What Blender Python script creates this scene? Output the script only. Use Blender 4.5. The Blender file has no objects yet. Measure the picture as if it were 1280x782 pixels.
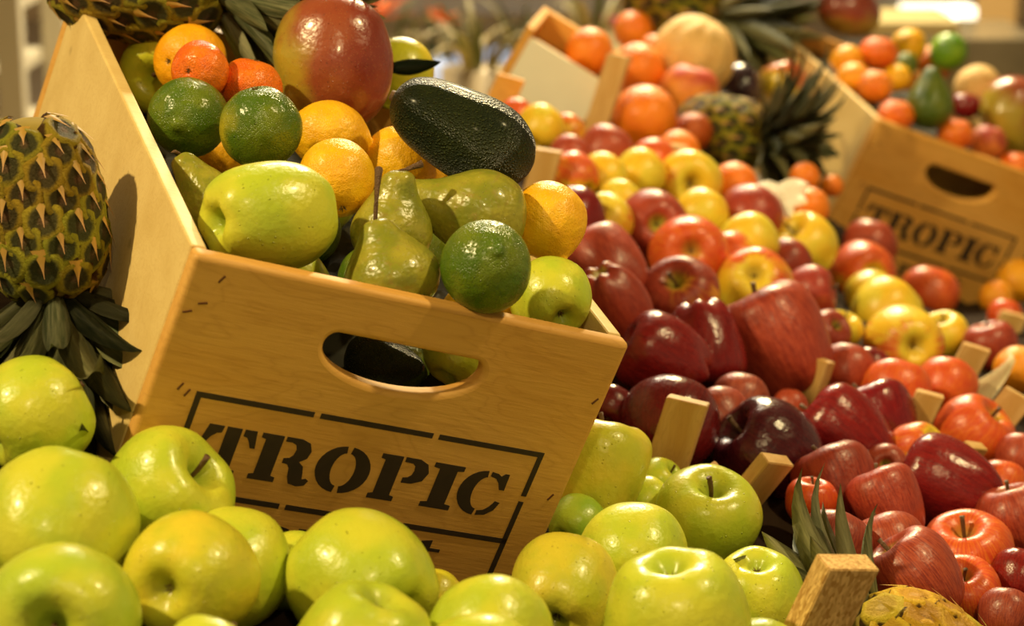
import bpy, bmesh, math, random
from mathutils import Vector, Matrix, noise
from math import sin, cos, pi, radians, sqrt, atan2
random.seed(7)
S = bpy.context.scene

# ------------------------------------------------------------------ camera
F = 2670.33                      # focal length in pixels of the 1280 wide frame
PITCH = radians(15)
CAM = Vector((0, 0, 1.5))
M3 = Matrix(((1, 0, 0), (0, -sin(PITCH), cos(PITCH)), (0, -cos(PITCH), -sin(PITCH))))   # (right, down, forward) -> world
cd = bpy.data.cameras.new('camera'); cam = bpy.data.objects.new('camera', cd)
S.collection.objects.link(cam); S.camera = cam
cd.sensor_width = 36; cd.lens = 36 * F / 1280
cam.location = CAM; cam.rotation_euler = (pi / 2 - PITCH, 0, 0)
cd.dof.use_dof = True; cd.dof.focus_distance = 1.60; cd.dof.aperture_fstop = 5.8
cd.clip_start = .05

def W3(x, y, z): return CAM + M3 @ Vector((x, y, z))          # camera-frame metres -> world
def PX(px, py, z): return W3((px - 640) / F * z, (py - 391) / F * z, z)
def DIR(r, u, t): return (M3 @ Vector((r, -u, -t))).normalized()   # right, up, towards the viewer

# ------------------------------------------------------------------ world and lamps
w = bpy.data.worlds.new('world'); S.world = w; w.use_nodes = True
w.node_tree.nodes['Background'].inputs[0].default_value = (1, .77, .40, 1)
w.node_tree.nodes['Background'].inputs[1].default_value = .31
def lamp(name, pos, target, power, size, color, kind='AREA', spread=None):
    l = bpy.data.lights.new(name, kind); o = bpy.data.objects.new(name, l); S.collection.objects.link(o)
    o.location = pos; o.rotation_euler = (Vector(target) - Vector(pos)).to_track_quat('-Z', 'Y').to_euler()
    l.energy = power; l.color = color
    if kind == 'AREA': l.shape = 'DISK'; l.size = size
    else: l.shadow_soft_size = size; l.spot_size = radians(spread or 60); l.spot_blend = .6
    return o
TG = (0, 1.8, .98)
lamp('ceiling_spot', (-1.75, .75, 2.9), TG, 255, .045, (1, .78, .37), 'SPOT', 75)
lamp('ceiling_spot', (1.5, 1.3, 3.0), (.2, 2.0, .95), 150, .045, (1, .78, .37), 'SPOT', 75)
lamp('ceiling_spot', (.2, -.9, 3.0), (0, 2.0, .95), 70, .05, (1, .78, .37), 'SPOT', 70)
lamp('ceiling_spot', (.6, 5.2, 3.1), (.5, 3.2, .9), 470, .06, (1, .78, .37), 'SPOT', 100)
lamp('ceiling_panel', (0, 5.5, 3.2), (0, 6, 0), 270, 1.6, (1, .86, .62))
S.view_settings.view_transform = 'Standard'; S.view_settings.look = 'None'
S.view_settings.exposure = -0.08; S.view_settings.gamma = 1; S.view_settings.use_curve_mapping = False

# ------------------------------------------------------------------ material helpers
class G:
    def __init__(s, name):
        s.m = bpy.data.materials.new(name); s.m.use_nodes = True
        s.t = s.m.node_tree; s.b = s.t.nodes['Principled BSDF']
    def n(s, ty, out=0, _in=None, **kw):
        nd = s.t.nodes.new(ty)
        for k, v in kw.items(): setattr(nd, k, v)
        for k, v in (_in or {}).items(): s.set(nd.inputs[k], v)
        return nd.outputs[out]
    def set(s, sock, v):
        if isinstance(v, bpy.types.NodeSocket): s.t.links.new(v, sock)
        elif v is not None:
            if hasattr(sock.default_value, '__len__') and not hasattr(v, '__len__'): v = (v,) * len(sock.default_value)
            if hasattr(sock.default_value, '__len__') and len(sock.default_value) == 4 and len(v) == 3: v = (*v, 1)
            sock.default_value = v
    def math(s, op, a, b=None, c=None, clamp=False):
        nd = s.t.nodes.new('ShaderNodeMath'); nd.operation = op; nd.use_clamp = clamp
        s.set(nd.inputs[0], a); s.set(nd.inputs[1], b); s.set(nd.inputs[2], c)
        return nd.outputs[0]
    def vec(s, op, a, b=None, out=0):
        nd = s.t.nodes.new('ShaderNodeVectorMath'); nd.operation = op
        s.set(nd.inputs[0], a)
        if b is not None: s.set(nd.inputs[3 if op == 'SCALE' else 1], b)
        return nd.outputs[out]
    def mix(s, f, a, b, mode='MIX'):
        nd = s.t.nodes.new('ShaderNodeMix'); nd.data_type = 'RGBA'; nd.blend_type = mode
        s.set(nd.inputs[0], f); s.set(nd.inputs[6], a); s.set(nd.inputs[7], b)
        return nd.outputs[2]
    def step(s, v, lo, hi, a=0., b=1.):
        nd = s.t.nodes.new('ShaderNodeMapRange'); nd.interpolation_type = 'SMOOTHSTEP'
        s.set(nd.inputs[0], v)
        for i, q in enumerate((lo, hi, a, b)): nd.inputs[1 + i].default_value = q
        return nd.outputs[0]
    def oc(s): return s.n('ShaderNodeTexCoord', 3)
    def rnd(s): return s.n('ShaderNodeObjectInfo', 5 if False else 'Random')
    def tint(s): return s.n('ShaderNodeObjectInfo', 'Color')
    def attr(s, name): return s.n('ShaderNodeAttribute', 'Fac', attribute_type='OBJECT', attribute_name=name)
    def noise(s, v, sc, det=2, rough=.5, w=None):
        if w is None: return s.n('ShaderNodeTexNoise', 0, {'Vector': v, 'Scale': sc, 'Detail': det, 'Roughness': rough})
        return s.n('ShaderNodeTexNoise', 0, {'Vector': v, 'W': w, 'Scale': sc, 'Detail': det, 'Roughness': rough}, noise_dimensions='4D')
    def vor(s, v, sc, out=0, rnd=1.): return s.n('ShaderNodeTexVoronoi', out, {'Vector': v, 'Scale': sc, 'Randomness': rnd})
    def bump(s, h, strength, dist=.01, prev=None): return s.n('ShaderNodeBump', 0, {'Height': h, 'Strength': strength, 'Distance': dist, 'Normal': prev})
    def drops(s, v, sc=9, keep=.55, w=None):
        d = s.vor(v, sc, 0); c = s.vor(v, sc, 1)
        r = s.n('ShaderNodeSeparateColor', 0, {0: c}); g = s.n('ShaderNodeSeparateColor', 1, {0: c})
        size = s.math('MULTIPLY_ADD', g, .22, .06)
        h = s.math('SUBTRACT', 1., s.math('DIVIDE', d, size), clamp=True)
        h = s.math('SQRT', h)
        return s.math('MULTIPLY', h, s.step(r, keep, keep + .02))
    def done(s, col=None, rough=.4, normal=None, coat=0, coat_rough=.1, spec=.5, sss=0, sss_rad=None):
        b = s.b
        s.set(b.inputs['Base Color'], col); s.set(b.inputs['Roughness'], rough)
        if normal is not None: s.set(b.inputs['Normal'], normal)
        b.inputs['Coat Weight'].default_value = coat; b.inputs['Coat Roughness'].default_value = coat_rough
        b.inputs['Specular IOR Level'].default_value = spec
        return s.m

def sep(g, v): return [g.n('ShaderNodeSeparateXYZ', i, {0: v}) for i in range(3)]
def meridian(g, v, sx, sz):
    """direction around the stem axis plus a little height: a coordinate whose noise reads as streaks pole to pole"""
    x, y, z = sep(g, v)
    fl = g.n('ShaderNodeCombineXYZ', 0, {0: x, 1: y, 2: 0.})
    nr = g.vec('SCALE', g.vec('NORMALIZE', fl), sx)
    rho = g.vec('LENGTH', fl, out=1)
    return g.vec('ADD', nr, g.n('ShaderNodeCombineXYZ', 0, {0: 0., 1: 0., 2: g.math('MULTIPLY', z, sz)})), rho, z

def apple_material(name, ground, ground2, red, red2, spots=(.9, .7, .35), spot_amt=.3, wet=0., rough=.30, green_cav=(.35, .42, .05), streak=1., spotscale=13, coat=.06):
    g = G(name); v = g.oc(); r = g.rnd(); k = g.math('MULTIPLY', r, 37.)
    mer, rho, z = meridian(g, v, 5.5, .55)
    x, y, _ = sep(g, v)
    low = g.noise(v, 1.3, 2, w=k); st = g.noise(mer, 2.6, 4, .65, w=k); st2 = g.noise(mer, 6, 3, .6, w=k)
    gr = g.mix(g.step(low, .35, .65), ground, ground2)
    bl = g.attr('blush')
    val = g.math('ADD', g.math('MULTIPLY_ADD', x, .28, .5), g.math('MULTIPLY', g.math('SUBTRACT', low, .5), .9))
    val = g.math('ADD', val, g.math('MULTIPLY', g.math('SUBTRACT', st, .5), .8 * streak))
    val = g.math('ADD', val, g.math('MULTIPLY', g.math('SUBTRACT', bl, .5), 2.))
    cav = g.step(rho, .08, .62, 1., 0.)
    val = g.math('SUBTRACT', val, g.math('MULTIPLY', cav, g.math('MULTIPLY', g.math('SUBTRACT', 1.15, bl), .9)))
    mask = g.step(val, .38, .72)
    rd = g.mix(g.step(st2, .38, .66), red, red2)
    c = g.mix(mask, gr, rd)
    d = g.vor(v, spotscale); sm = g.math('MULTIPLY', g.step(d, .05, .12, 1., 0.), spot_amt)
    c = g.mix(sm, c, spots)
    inner = g.step(rho, .10, .34, 1., 0.)
    c = g.mix(g.math('MULTIPLY', inner, .65), c, green_cav)
    c = g.mix(1., c, g.tint(), 'MULTIPLY')
    h = g.noise(v, 7, 2)
    nb = g.bump(h, .06, .06)
    if wet: nb = g.bump(g.drops(v, 13, 1 - wet), .55, .018, nb)
    ro = g.math('MULTIPLY_ADD', g.noise(v, 5, 3), .16, rough - .08)
    return g.done(c, ro, nb, coat=coat, coat_rough=.15, spec=.45)

def citrus_material(name, a, b, pore=22, bump=.35, rough=.34, patch=None, scars=0., wet=0.):
    g = G(name); v = g.oc(); k = g.math('MULTIPLY', g.rnd(), 31.)
    low = g.noise(v, 1.4, 3, w=k)
    c = g.mix(g.step(low, .35, .68), a, b)
    _, rho, z = meridian(g, v, 1, 1)
    if patch is not None:
        x, y, _z = sep(g, v)
        pv = g.math('ADD', g.math('ADD', g.math('MULTIPLY', x, .45), g.math('MULTIPLY', g.noise(v, 1.6, 2, w=k), .9)), g.attr('blush'))
        c = g.mix(g.step(pv, .95, 1.4), c, patch)
    if scars:
        sc = g.math('MULTIPLY', g.step(g.noise(v, 14, 4, .7, w=k), .60, .72), g.step(g.noise(v, 2.2, 2, w=k), .50, .66))
        c = g.mix(g.math('MULTIPLY', sc, scars), c, (.62, .50, .22))
    p = g.vor(v, pore)
    c = g.mix(g.step(p, 0, .35, .22, 0.), c, g.mix(1., c, (.6, .55, .5), 'MULTIPLY'))
    c = g.mix(1., c, g.tint(), 'MULTIPLY')
    nb = g.bump(g.step(p, 0., .5), bump, .012)
    nb = g.bump(g.noise(v, 3.0, 2), .12, .03, nb)
    if wet: nb = g.bump(g.drops(v, 9, 1 - wet), .5, .015, nb)
    return g.done(c, rough + .02, nb, coat=.03, coat_rough=.2)

MT = {}
MT['green_apple'] = apple_material('green_apple_skin', (.46, .56, .035), (.62, .62, .045), (.80, .52, .05), (.72, .42, .05), spots=(.85, .88, .45), spot_amt=.30, wet=.30, rough=.34, green_cav=(.30, .40, .03), streak=.2, spotscale=11, coat=.15)
MT['red_apple'] = apple_material('red_apple_skin', (.80, .42, .035), (.74, .30, .03), (.36, .050, .024), (.20, .018, .013), spots=(.75, .40, .18), spot_amt=.22, streak=1.3, rough=.40)
MT['dark_apple'] = apple_material('dark_apple_skin', (.35, .04, .02), (.30, .03, .02), (.20, .013, .014), (.11, .007, .012), spots=(.5, .25, .16), spot_amt=.25, green_cav=(.14, .03, .02), rough=.26)
MT['bicolour_apple'] = apple_material('bicolour_apple_skin', (.82, .52, .025), (.74, .60, .05), (.58, .055, .018), (.72, .17, .02), spots=(.85, .6, .3), spot_amt=.15, green_cav=(.42, .30, .05), streak=1.2, rough=.36)
g = G('pear_skin'); v = g.oc(); k = g.math('MULTIPLY', g.rnd(), 11.); x, y, z = sep(g, v)
low = g.noise(v, 1.5, 3, w=k); c = g.mix(g.step(low, .35, .65), (.22, .235, .018), (.37, .33, .032))
sp = g.math('MULTIPLY', g.step(g.vor(v, 17), .1, .24, 1., 0.), .55); c = g.mix(sp, c, (.25, .17, .03))
ru = g.math('MULTIPLY', g.step(g.noise(v, 5, 5, .7, w=k), .52, .66), .5); c = g.mix(ru, c, (.30, .20, .04))
c = g.mix(1., c, g.tint(), 'MULTIPLY')
nb = g.bump(g.noise(v, 3, 2), .12, .04); nb = g.bump(g.drops(v, 14, .55), .4, .012, nb)
MT['pear'] = g.done(c, .33, nb, coat=.25, coat_rough=.12)
MT['lemon'] = citrus_material('lemon_peel', (.90, .44, .006), (.95, .54, .010), 20, .25, .38)
MT['orange'] = citrus_material('orange_peel', (.86, .20, .008), (.92, .27, .012), 24, .35, .34)
MT['mandarin'] = citrus_material('mandarin_peel', (.86, .14, .008), (.90, .21, .01), 20, .45, .30)
MT['lime'] = citrus_material('lime_peel', (.066, .135, .007), (.15, .20, .010), 22, .35, .26, patch=(.42, .36, .02), scars=.7, wet=.35)
g = G('mango_skin'); v = g.oc(); k = g.math('MULTIPLY', g.rnd(), 9.); x, y, z = sep(g, v)
low = g.noise(v, 1.3, 3, w=k)
val = g.math('ADD', g.math('MULTIPLY_ADD', x, .5, .36), g.math('MULTIPLY', g.math('SUBTRACT', low, .5), 1.1))
val = g.math('ADD', val, g.math('MULTIPLY', z, .24))
c = g.mix(g.step(val, .02, .42), (.40, .30, .03), (.31, .07, .028)); c = g.mix(g.step(val, .45, .95), c, (.22, .032, .02))
c = g.mix(g.math('MULTIPLY', g.step(g.vor(v, 26), .08, .2, 1., 0.), .4), c, (.62, .36, .12))
c = g.mix(g.math('MULTIPLY', g.step(g.noise(v, 20, 3, w=k), .64, .7), .5), c, (.08, .03, .02))
c = g.mix(1., c, g.tint(), 'MULTIPLY')
nb = g.bump(g.noise(v, 6, 2), .06, .03); nb = g.bump(g.drops(v, 18, .6), .5, .010, nb)
MT['mango'] = g.done(c, .30, nb, coat=.35, coat_rough=.12)
g = G('avocado_skin'); v = g.oc(); k = g.math('MULTIPLY', g.rnd(), 9.)
p = g.vor(v, 15); c = g.mix(g.step(g.noise(v, 2, 3, w=k), .35, .65), (.016, .034, .012), (.035, .055, .014))
c = g.mix(g.math('MULTIPLY', g.step(p, .05, .34, 1., 0.), .75), c, (.17, .20, .05))
c = g.mix(1., c, g.tint(), 'MULTIPLY')
nb = g.bump(g.math('ADD', g.step(p, 0., .55, 1., 0.), g.noise(v, 34, 2)), 1., .03)
MT['avocado'] = g.done(c, .36, nb, coat=.05, coat_rough=.15)
g = G('peach_skin'); v = g.oc(); k = g.math('MULTIPLY', g.rnd(), 9.); x, y, z = sep(g, v)
val = g.math('ADD', g.math('MULTIPLY_ADD', z, .45, .3), g.math('MULTIPLY', g.math('SUBTRACT', g.noise(v, 1.4, 3, w=k), .5), 1.2))
c = g.mix(g.step(val, .2, .75), (.85, .30, .04), (.52, .06, .03)); c = g.mix(1., c, g.tint(), 'MULTIPLY')
MT['peach'] = g.done(c, .55, None)
g = G('plum_skin'); v = g.oc(); c = g.mix(g.step(g.noise(v, 2, 3), .4, .7), (.022, .010, .018), (.05, .02, .03))
MT['plum'] = g.done(c, .25, None, coat=.3)
g = G('melon_rind'); v = g.oc(); mer, rho, z = meridian(g, v, 1, .1)
c = g.mix(g.step(g.noise(v, 2, 2), .3, .7), (.70, .42, .12), (.80, .52, .18))
e = g.n('ShaderNodeTexVoronoi', 0, {'Vector': v, 'Scale': 9.}, feature='DISTANCE_TO_EDGE'); ne = g.step(e, .0, .08, 1., 0.)
c = g.mix(g.math('MULTIPLY', ne, .5), c, (.85, .68, .40))
MT['melon'] = g.done(c, .6, g.bump(ne, .4, .02))

def flat(name, col, rough=.6, var=.25, sc=6, metal=0, emit=0, bumpy=0):
    g = G(name); v = g.oc(); c = g.mix(g.noise(v, sc, 4), tuple(q * (1 - var) for q in col), tuple(min(1, q * (1 + var)) for q in col))
    m = g.done(c, rough, g.bump(g.noise(v, sc * 4, 4), bumpy, .02) if bumpy else None); g.b.inputs['Metallic'].default_value = metal
    if emit:
        g.set(g.b.inputs['Emission Color'], col); g.b.inputs['Emission Strength'].default_value = emit
    return m
STEM = flat('stem_bark', (.13, .065, .025), .6, .4, 8, bumpy=.4)
CALYX = flat('dried_calyx', (.17, .11, .04), .8, .4, 9)
LEAFDARK = flat('citrus_leaf', (.015, .028, .012), .4, .3, 9)

def wood_material(name, a, b, dark, gdir=0, scale=1., rough=.55, rings=1.):
    g = G(name); v = g.oc(); x, y, z = sep(g, v)
    s = [1.2, 14., 14.] if gdir == 0 else ([14., 1.2, 14.] if gdir == 1 else [14., 14., 1.2])
    m = g.vec('MULTIPLY', v, tuple(q * scale for q in s))
    wv = g.vec('ADD', m, g.vec('SCALE', g.n('ShaderNodeTexNoise', 1, {'Vector': v, 'Scale': 5. * scale, 'Detail': 2.}), 1.1))
    big = g.noise(wv, 1.6, 3, .5); fine = g.noise(g.vec('MULTIPLY', v, tuple(q * 5 * scale for q in s)), 5, 4, .6)
    line = g.math('ABSOLUTE', g.math('SINE', g.math('MULTIPLY', big, 46. * rings)))
    c = g.mix(g.step(big, .3, .7), a, b)
    c = g.mix(g.math('MULTIPLY', g.math('POWER', g.math('SUBTRACT', 1., line), 2.5), .26), c, dark)
    c = g.mix(g.math('MULTIPLY', g.step(fine, .5, .75), .22), c, dark)
    kn = g.step(g.vor(g.vec('MULTIPLY', v, (5., 16., 16.) if gdir == 0 else (16., 16., 5.)), 1.3), .03, .13, 1., 0.)
    c = g.mix(g.math('MULTIPLY', kn, .4), c, tuple(q * .45 for q in dark))
    return g.done(c, rough, g.bump(fine, .12, .003), spec=.35)
PINE = wood_material('pine_front_shaded', (.66, .34, .072), (.72, .40, .10), (.44, .20, .035), 0)  # same wood as the sides, darker to paint the front's shade
PINES = wood_material('pine_side_lit', (.70, .50, .19), (.78, .58, .24), (.56, .34, .10), 0, rings=1.3)  # same pine as the front, paler for light painted on the sides
PINE2 = wood_material('pine_orange', (.72, .35, .06), (.78, .42, .10), (.48, .20, .03), 0)
SLAT = wood_material('slat_wood', (.56, .33, .10), (.66, .43, .17), (.34, .17, .05), 2, 3)
ENDG = flat('end_grain', (.78, .62, .38), .8, .2, 40, bumpy=.3)
CHIP = G('chipboard'); v = CHIP.oc(); cc = CHIP.n('ShaderNodeSeparateColor', 0, {0: CHIP.vor(CHIP.vec('MULTIPLY', v, (260., 260., 110.)), 2.2, 1)})
c = CHIP.mix(cc, (.42, .22, .05), (.78, .52, .20)); CHIP = CHIP.done(c, .8, CHIP.bump(cc, .5, .002))
PAINT = G('stencil_paint'); v = PAINT.oc(); c = PAINT.mix(PAINT.noise(v, 60, 4), (.016, .010, .006), (.05, .028, .014)); PAINT = PAINT.done(c, .7)
STAPLE = flat('rusty_staple', (.12, .035, .02), .5, .4, 50)

# ------------------------------------------------------------------ object helpers
COL = S.collection
def link(name, me, mats=None, parent=None, smooth=True):
    if isinstance(me, bmesh.types.BMesh):
        bm = me; me = bpy.data.meshes.new(name); bm.to_mesh(me); bm.free()
    if mats is not None:
        me.materials.clear()
        for m_ in (mats if isinstance(mats, (list, tuple)) else [mats]): me.materials.append(m_)
    if smooth: me.polygons.foreach_set('use_smooth', [True] * len(me.polygons))
    o = bpy.data.objects.new(name, me); COL.objects.link(o); o.parent = parent
    return o
def tag(o, label, cat, group=None):
    o['label'] = label; o['category'] = cat
    if group: o['group'] = group
    return o
def empty(name, mat=None):
    o = bpy.data.objects.new(name, None); COL.objects.link(o); o.empty_display_size = .02
    if mat is not None: o.matrix_world = mat
    return o
def frame(axis, spin=0., up=None):
    """rotation taking local +Z to axis"""
    z = Vector(axis).normalized(); h = Vector((0, 0, 1)) if abs(z.z) < .95 else Vector((0, 1, 0))
    if up is not None: h = Vector(up)
    x = h.cross(z).normalized(); y = z.cross(x)
    m = Matrix((x, y, z)).transposed()
    return m @ Matrix.Rotation(spin, 3, 'Z')
def xf(loc, rot3, s=1.):
    return Matrix.Translation(loc) @ rot3.to_4x4() @ Matrix.Diagonal((s, s, s, 1))

def catmull(pts, n):
    out = []; P = [pts[0]] + list(pts) + [pts[-1]]
    P[0] = (-pts[1][0], pts[1][1]); P[-1] = (-pts[-2][0], pts[-2][1])
    segs = len(pts) - 1
    for i in range(n + 1):
        t = i / n * segs; k = min(int(t), segs - 1); u = t - k
        p0, p1, p2, p3 = P[k:k + 4]
        out.append(tuple(.5 * ((2 * p1[j]) + (-p0[j] + p2[j]) * u + (2 * p0[j] - 5 * p1[j] + 4 * p2[j] - p3[j]) * u * u + (-p0[j] + 3 * p1[j] - 3 * p2[j] + p3[j]) * u ** 3) for j in (0, 1)))
    return out
def lathe(profile, nu=40, nv=34, fn=None):
    pr = catmull(profile, nv); bm = bmesh.new(); rings = []
    for i, (r, z) in enumerate(pr):
        if i in (0, nv): rings.append([bm.verts.new((0, 0, z))]); continue
        ring = []
        for j in range(nu):
            a = 2 * pi * j / nu; p = Vector((r * cos(a), r * sin(a), z))
            if fn: p = fn(p, a, max(r, 0), z)
            ring.append(bm.verts.new(p))
        rings.append(ring)
    for i in range(nv):
        A, B = rings[i], rings[i + 1]
        for j in range(nu):
            k = (j + 1) % nu
            if len(A) == 1: bm.faces.new((A[0], B[k], B[j]))
            elif len(B) == 1: bm.faces.new((A[j], A[k], B[0]))
            else: bm.faces.new((A[j], A[k], B[k], B[j]))
    return bm
def wob(seed, amp=.03, lobes=0, lamp_=0., lz=None, bend=0., squash=(1, 1)):
    off = Vector((seed * 3.1, seed * 1.7, seed * .9))
    def fn(p, a, r, z):
        s = 1 + amp * noise.noise(p * .9 + off) * 2
        if lobes:
            k = lz(z) if lz else 1
            s *= 1 + lamp_ * k * cos(lobes * a + seed)
        q = Vector((p.x * s * squash[0], p.y * s * squash[1], p.z * (1 + (s - 1) * .6)))
        if lobes: q.z += lamp_ * .9 * (lz(z) if lz else 0) * cos(lobes * a + seed) * min(1, r * 1.6) * (-1 if z < 0 else .5)
        q.x += bend * max(0, z) ** 2
        return q
    return fn
APPLE = [(0, -.60), (.10, -.64), (.24, -.78), (.44, -.85), (.69, -.73), (.90, -.40), (1.0, .05), (.94, .42), (.74, .70), (.48, .80), (.26, .70), (.10, .50), (0, .42)]
APPLE2 = [(0, -.62), (.10, -.66), (.22, -.84), (.42, -.94), (.68, -.84), (.90, -.48), (1.0, .0), (.96, .42), (.76, .76), (.48, .86), (.24, .73), (.09, .52), (0, .45)]
DELI = [(0, -.88), (.10, -.93), (.20, -1.06), (.36, -1.13), (.60, -1.0), (.82, -.66), (.96, -.15), (1.0, .32), (.93, .68), (.70, .88), (.45, .92), (.24, .78), (.09, .55), (0, .48)]
PEAR = [(0, -.80), (.14, -.84), (.42, -.88), (.78, -.66), (.98, -.15), (.95, .30), (.76, .72), (.58, 1.06), (.46, 1.38), (.36, 1.64), (.17, 1.77), (0, 1.75)]
PEARS = [(0, -.80), (.14, -.84), (.42, -.88), (.78, -.66), (.99, -.15), (.93, .30), (.70, .70), (.50, 1.0), (.36, 1.24), (.27, 1.40), (.13, 1.46), (0, 1.45)]
LEMON = [(0, -1.36), (.12, -1.33), (.19, -1.2), (.45, -1.02), (.82, -.62), (1, 0), (.86, .56), (.54, .96), (.27, 1.12), (.14, 1.15), (0, 1.12)]
LEMONR = [(0, -1.20), (.10, -1.18), (.18, -1.08), (.45, -.94), (.82, -.58), (1, 0), (.86, .54), (.54, .90), (.27, 1.02), (.14, 1.03), (0, 1.01)]
LIME = [(0, -1.13), (.10, -1.11), (.2, -1.03), (.48, -.90), (.84, -.55), (1, 0), (.86, .52), (.52, .88), (.24, .98), (.1, .99), (0, .97)]
ROUND = [(0, -.93), (.2, -.93), (.52, -.84), (.84, -.53), (1, 0), (.84, .53), (.52, .83), (.2, .90), (.08, .89), (0, .86)]
MAND = [(0, -.76), (.2, -.80), (.52, -.74), (.85, -.45), (1, 0), (.86, .42), (.55, .72), (.25, .80), (.1, .78), (0, .74)]
MANGO = [(0, -1.15), (.2, -1.12), (.55, -.95), (.87, -.52), (1, 0), (.97, .38), (.80, .80), (.50, 1.05), (.2, 1.13), (.08, 1.12), (0, 1.09)]
AVO = [(0, -1.22), (.25, -1.18), (.62, -.98), (.92, -.52), (1, -.02), (.97, .42), (.88, .95), (.77, 1.38), (.56, 1.74), (.26, 1.92), (0, 1.94)]
AVOS = [(0, -1.0), (.25, -.98), (.62, -.82), (.93, -.42), (1, .0), (.9, .42), (.68, .85), (.48, 1.2), (.32, 1.48), (.15, 1.6), (0, 1.62)]
PEACH = [(0, -.95), (.2, -.96), (.55, -.84), (.86, -.5), (1, 0), (.88, .5), (.6, .80), (.3, .86), (.1, .76), (0, .68)]
PLUM = [(0, -.85), (.2, -.86), (.55, -.76), (.86, -.46), (1, 0), (.88, .45), (.6, .72), (.3, .78), (.1, .72), (0, .68)]
MELON = [(0, -.97), (.2, -.95), (.52, -.84), (.84, -.53), (1, 0), (.84, .53), (.52, .83), (.2, .93), (.08, .93), (0, .90)]
MESH = {}
def mesh_of(kind, variant):
    k = (kind, variant)
    if k in MESH: return MESH[k]
    hi = dict(nu=48, nv=40)
    lo = lambda z: max(0, -z) ** 1.5 + .3 * max(0, z)
    spec = {
        'apple': (APPLE, wob(variant, .035, 5, .014, lambda z: abs(z) ** 2)),
        'apple_tall': (APPLE2, wob(variant, .035, 5, .02, lambda z: abs(z) ** 2)),
        'delicious': (DELI, wob(variant, .035, 5, .038, lo)),
        'pear': (PEAR, wob(variant, .018, bend=.03 * (variant + 1))),
        'pear_short': (PEARS, wob(variant, .012)),
        'lemon': (LEMON, wob(variant, .03)), 'lemon_round': (LEMONR, wob(variant, .03)), 'lime': (LIME, wob(variant, .025)),
        'orange': (ROUND, wob(variant, .02)), 'mandarin': (MAND, wob(variant, .035)),
        'mango': (MANGO, wob(variant, .035, squash=(1, .92), bend=.03)), 'avocado': (AVO, wob(variant, .008, bend=.02)), 'avocado_small': (AVOS, wob(variant, .02)),
        'peach': (PEACH, lambda p, a, r, z: Vector((p.x, p.y, p.z)) * (1 - .07 * math.exp(-(((a if a < pi else a - 2 * pi)) / .22) ** 2) * min(1, r * 2))),
        'plum': (PLUM, wob(variant, .02)),
        'melon': (MELON, lambda p, a, r, z: Vector((p.x, p.y, p.z)) * (1 - .06 * abs(cos(5 * a)) ** 8 * min(1, r * 1.5))),
    }[kind]
    bm = lathe(spec[0], fn=spec[1], **hi)
    me = bpy.data.meshes.new(kind); bm.to_mesh(me); bm.free()
    me.polygons.foreach_set('use_smooth', [True] * len(me.polygons))
    MESH[k] = me
    return me
def tube(pts, rad, n=7):
    bm = bmesh.new(); rings = []
    for i, p in enumerate(pts):
        p = Vector(p); d = (Vector(pts[min(i + 1, len(pts) - 1)]) - Vector(pts[max(i - 1, 0)])).normalized()
        m = frame(d); r = rad[i]
        rings.append([bm.verts.new(p + m @ Vector((r * cos(2 * pi * j / n), r * sin(2 * pi * j / n), 0))) for j in range(n)])
    for a, b in zip(rings, rings[1:]):
        for j in range(n): bm.faces.new((a[j], a[(j + 1) % n], b[(j + 1) % n], b[j]))
    bm.faces.new(rings[-1]); bm.faces.new(rings[0][::-1])
    return bm
def stem_mesh(z0, z1, r=.04, bend=.12, knob=1.5):
    pts = []; rad = []
    for i in range(7):
        t = i / 6; pts.append((bend * t * t, .3 * bend * t, z0 + (z1 - z0) * t)); rad.append(r * (1 + (knob - 1) * t ** 3))
    me = bpy.data.meshes.new('stem'); bm = tube(pts, rad, 8); bm.to_mesh(me); bm.free(); me.materials.append(STEM)
    me.polygons.foreach_set('use_smooth', [True] * len(me.polygons)); return me
def calyx_mesh(z, r=.085, n=5, up=-1, mat=None):
    bm = bmesh.new(); c = bm.verts.new((0, 0, z - up * .05))
    for i in range(n):
        a = 2 * pi * i / n; b = .45
        p1 = bm.verts.new((r * .5 * cos(a - b), r * .5 * sin(a - b), z)); p2 = bm.verts.new((r * .5 * cos(a + b), r * .5 * sin(a + b), z))
        p3 = bm.verts.new((r * cos(a), r * sin(a), z + up * .10)); q = bm.verts.new((r * .3 * cos(a), r * .3 * sin(a), z + up * .06))
        bm.faces.new((c, p1, q)); bm.faces.new((c, q, p2)); bm.faces.new((p1, p3, q)); bm.faces.new((q, p3, p2))
    me = bpy.data.meshes.new('calyx'); bm.to_mesh(me); bm.free(); me.materials.append(mat or CALYX); return me
def leafblade(L, wd, curl=.3, trough=.25, nseg=9, droop=1.):
    """strap leaf growing along +Z from the origin, its face towards +X, bending outwards to +X"""
    bm = bmesh.new(); rows = []
    for i in range(nseg + 1):
        t = i / nseg; a = curl * t * t * droop; s = L * t
        x = L * (1 - cos(a)) * .9 + L * .04 * t; z = s * cos(a * .55)
        wv = wd * (.75 + .5 * sin(min(1, t * 2.2) * pi / 2) - .25) * (1 - t ** 2.2) + .0004
        row = []
        for j in (-1, -.5, 0, .5, 1):
            row.append(bm.verts.new((x + trough * wv * (j * j) * -1, j * wv * .5, z)))
        rows.append(row)
    top = [f for a, b in zip(rows, rows[1:]) for j in range(4) for f in [bm.faces.new((a[j], a[j + 1], b[j + 1], b[j]))]]
    geom = bmesh.ops.solidify(bm, geom=top, thickness=wd * .035)
    return bm

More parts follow.
